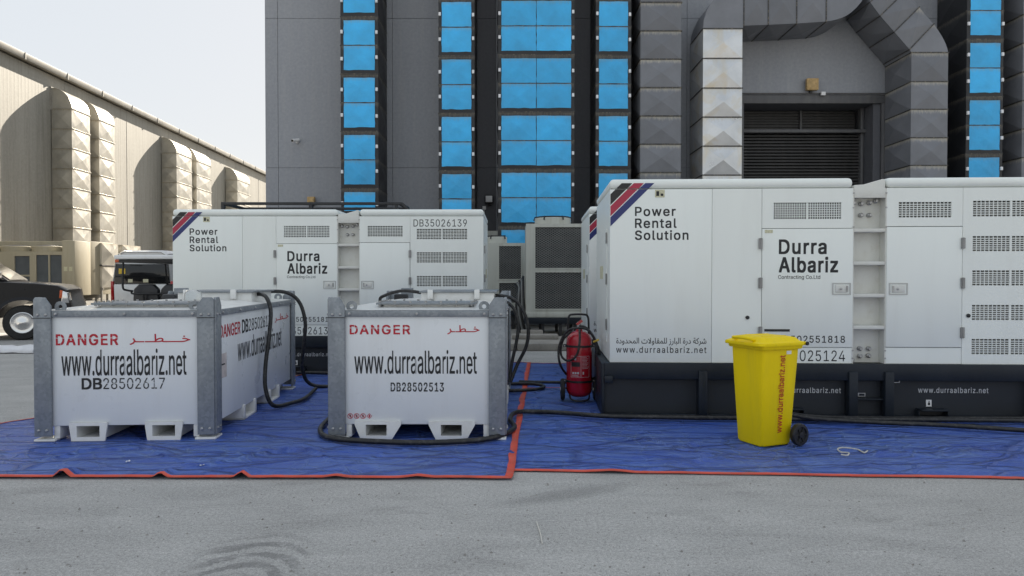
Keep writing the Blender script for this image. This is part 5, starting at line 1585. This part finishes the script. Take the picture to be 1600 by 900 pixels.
vn = thing('van', 'white high-roof van seen from behind, beside the tan air conditioner', 'van', (-11.3, 21.7, 0))
def vring(y, hw, z0, z1, top_in, zs=()):
    return [(-hw + 0.03, y, z0), (hw - 0.03, y, z0), (hw, y, z0 + 0.15), (hw, y, 1.05), (hw - 0.03, y, 1.3), (hw - 0.12, y, z1 - 0.28), (hw - 0.17, y, z1 - 0.1), (hw - 0.35, y, z1),
            (-hw + 0.35, y, z1), (-hw + 0.17, y, z1 - 0.1), (-hw + 0.12, y, z1 - 0.28), (-hw + 0.03, y, 1.3), (-hw, y, 1.05), (-hw, y, z0 + 0.15)]
part('body', MB().loft([vring(0.04, 0.90, 0.34, 2.22, 0), vring(0.0, 0.93, 0.32, 2.25, 0), vring(0.12, 0.95, 0.3, 2.3, 0), vring(3.6, 0.95, 0.3, 2.3, 0), vring(4.3, 0.94, 0.3, 1.7, 0), vring(4.9, 0.88, 0.32, 1.45, 0)]), 'vanwhite', vn, smooth=40)
gz = part('rear_window', MB().prism([(-0.86, 1.28), (0.86, 1.28), (0.80, 1.88), (-0.80, 1.88)], -0.015, 0.02), 'glassdark', vn, 0.02)
part('window_sticker', MB().box(-0.70, -0.5, -0.02, -0.0155, 1.58, 1.74), 'sticker_y', gz)
part('window_sticker', MB().box(-0.42, -0.28, -0.02, -0.0155, 1.32, 1.42), 'sticker_c', gz)
part('window_sticker', MB().box(0.04, 0.2, -0.02, -0.0155, 1.32, 1.42), 'sticker_c', gz)
part('tailgate', MB().prism([(-0.84, 0.62), (0.84, 0.62), (0.86, 1.26), (-0.86, 1.26)], -0.014, 0.02), 'vanwhite', vn, 0.02)
for s in (-1, 1):
    part('taillight', MB().box(min(s * 0.955, s * 0.87), max(s * 0.955, s * 0.87), -0.02, 0.1, 0.72, 1.36), 'taillight', vn, 0.02)
    part('marker_light', MB().box(s * 0.72 - 0.1, s * 0.72 + 0.1, -0.012, 0.05, 1.93, 2.02), 'orange', vn, 0.01)
part('wiper', MB().bar((0.0, -0.03, 1.84), (-0.36, -0.03, 1.86), 0.02, 0.02), 'blackplastic', vn)
part('bumper', MB().box(-0.95, 0.95, -0.08, 0.1, 0.34, 0.58), 'vanwhite', vn, 0.04, seg=3)
part('number_plate', MB().box(-0.2, 0.2, -0.022, -0.0145, 0.7, 0.85), 'plastic_white', vn, 0.004)
for y in (0.9, 3.9):
    for x in (-0.82, 0.82):
        part('wheel', MB().lathe([(0.2, x - 0.1), (0.3, x - 0.1), (0.33, x - 0.06), (0.33, x + 0.06), (0.3, x + 0.1), (0.2, x + 0.1)], 'x', (0, y, 0.33), 24), 'tyre', vn)

gc = thing('golf_cart', 'black-seated golf cart with a white canopy, parked before the van', 'golf cart', (-7.8, 15.4, 0))
part('canopy', MB().box(-0.72, 0.72, -0.2, 2.0, 1.87, 1.96), 'vanwhite', gc, 0.025, seg=3)
part('canopy_lining', MB().box(-0.66, 0.66, -0.12, 1.94, 1.80, 1.869), 'blackplastic', gc, 0.01)
for x in (-0.62, 0.62):
    part('canopy_post', MB().tube(spline([(x, 0.0, 1.85), (x, -0.03, 1.5), (x, -0.02, 1.25), (x * 0.92, 0.05, 1.2), (x * 0.8, 0.15, 1.18)], 6), 0.022, 8), 'blackplastic', gc)
    part('canopy_post', MB().tube([(x, 1.85, 1.87), (x, 2.05, 0.7)], 0.02, 8), 'blackplastic', gc)
for x in (-0.3, 0.3):
    ring = []
    part('seat_back', MB().prism([(x - 0.27, 0.72), (x + 0.27, 0.72), (x + 0.285, 1.0), (x + 0.27, 1.22), (x + 0.16, 1.33), (x - 0.16, 1.33), (x - 0.27, 1.22), (x - 0.285, 1.0)], 0.3, 0.44), 'seat', gc, 0.035, seg=3)
    part('seat_cushion', MB().box(x - 0.26, x + 0.26, 0.44, 0.95, 0.66, 0.8), 'seat', gc, 0.04, seg=3)
    part('seat_cushion', MB().box(x - 0.26, x + 0.26, -0.25, 0.26, 0.6, 0.74), 'seat', gc, 0.04, seg=3)
part('grab_bar', MB().tube(spline([(-0.55, 0.2, 1.18), (-0.5, 0.18, 1.12), (0, 0.18, 1.12), (0.5, 0.18, 1.12), (0.55, 0.2, 1.18)], 6), 0.022, 8).tube([(-0.3, 0.2, 1.12), (-0.3, 0.25, 0.7)], 0.025, 8).tube([(0.3, 0.2, 1.12), (0.3, 0.25, 0.7)], 0.025, 8), 'blackplastic', gc)
part('body', MB().prism_x([(-0.4, 0.32), (2.2, 0.32), (2.5, 0.5), (2.4, 0.9), (2.15, 0.98), (2.05, 0.4), (1.1, 0.38), (1.0, 0.64), (-0.4, 0.62)], -0.58, 0.58), 'blackplastic', gc, 0.03)
part('steering_wheel', MB().tube([(-0.25 + 0.17 * math.cos(a), 1.5 + 0.1 * math.sin(a), 1.0 + 0.12 * math.sin(a)) for a in [2 * PI * k / 20 for k in range(21)]], 0.015, 6), 'blackplastic', gc)
for y in (0.1, 1.95):
    for x in (-0.52, 0.52):
        part('wheel', MB().lathe([(0.1, x - 0.08), (0.2, x - 0.08), (0.22, x - 0.05), (0.22, x + 0.05), (0.2, x + 0.08), (0.1, x + 0.08)], 'x', (0, y, 0.22), 20), 'tyre', gc)

# ------------------------------------------------------------------ small things
ws = MB()
rings = []
for k in range(25):
    x = -2.2 + k * 0.14
    r_ = 0.09 + 0.035 * noise.noise(Vector((k * 0.5, 0, 0)))
    rings.append([(x, r_ * 1.9 * math.cos(a) + 0.06 * noise.noise(Vector((k * 0.4, a, 4))), max(0.0, 0.06 + r_ * math.sin(a) * (1 + 0.4 * noise.noise(Vector((k * 0.7, a * 2, 9)))))) for a in [2 * PI * q / 14 for q in range(14)]])
sh_o = part('folded_sheet', ws.loft(rings), 'sheet', None, loc=(-10.45, 13.9, 0), rot=(0, 0, R(2)), smooth=60)
tag(sh_o, 'crumpled white plastic sheet lying on the yard at the left edge', 'sheet')
rp_ = part('rope', MB().tube(spline([(2.715, 5.84, 0.03), (2.758, 5.82, 0.03), (2.807, 5.90, 0.03), (2.754, 5.925, 0.03), (2.775, 6.03, 0.03), (2.848, 6.08, 0.03), (2.933, 6.02, 0.03), (2.94, 5.91, 0.03), (3.0, 5.97, 0.03)], 8), 0.006, 6), 'rope', None, smooth=60)
tag(rp_, 'short twisted end of white rope lying on the right tarpaulin', 'rope')
for x, y, a, lab in ((-2.42, 5.5, 0.6, 'scrap of white paper on the front edge of the left tarpaulin'), (-3.05, 5.62, 1.4, 'smaller paper scrap on the left tarpaulin below the tank')):
    m = MB()
    for k in range(5):
        m.v += [(0.014 * k - 0.03, -0.01 + 0.008 * math.sin(k * 2), 0.004 + 0.004 * (k % 2)), (0.014 * k - 0.027, 0.012, 0.003 + 0.006 * ((k + 1) % 2))]
    m.f = [(2 * k, 2 * k + 2, 2 * k + 3, 2 * k + 1) for k in range(4)]
    tag(part('paper_scrap', m, 'sheet', None, loc=(x, y, 0.028), rot=(0, 0, a), smooth=0), lab, 'scrap')
bt = thing('valve_cap', 'small white round cap beside the wheeled extinguisher', 'cap', (1.08, 8.62, 0.022))
part('cap', MB().lathe([(0.03, 0), (0.04, 0.02), (0.04, 0.05), (0.028, 0.075), (0.01, 0.08)], n=14), 'plastic_white', bt)
tw = part('twig', MB().tube(spline([(0.17, 3.95, 0.006), (0.165, 4.1, 0.008), (0.15, 4.3, 0.006)], 5), 0.004, 5), 'rope', None)
tag(tw, 'thin pale straw lying on the grey yard', 'straw')
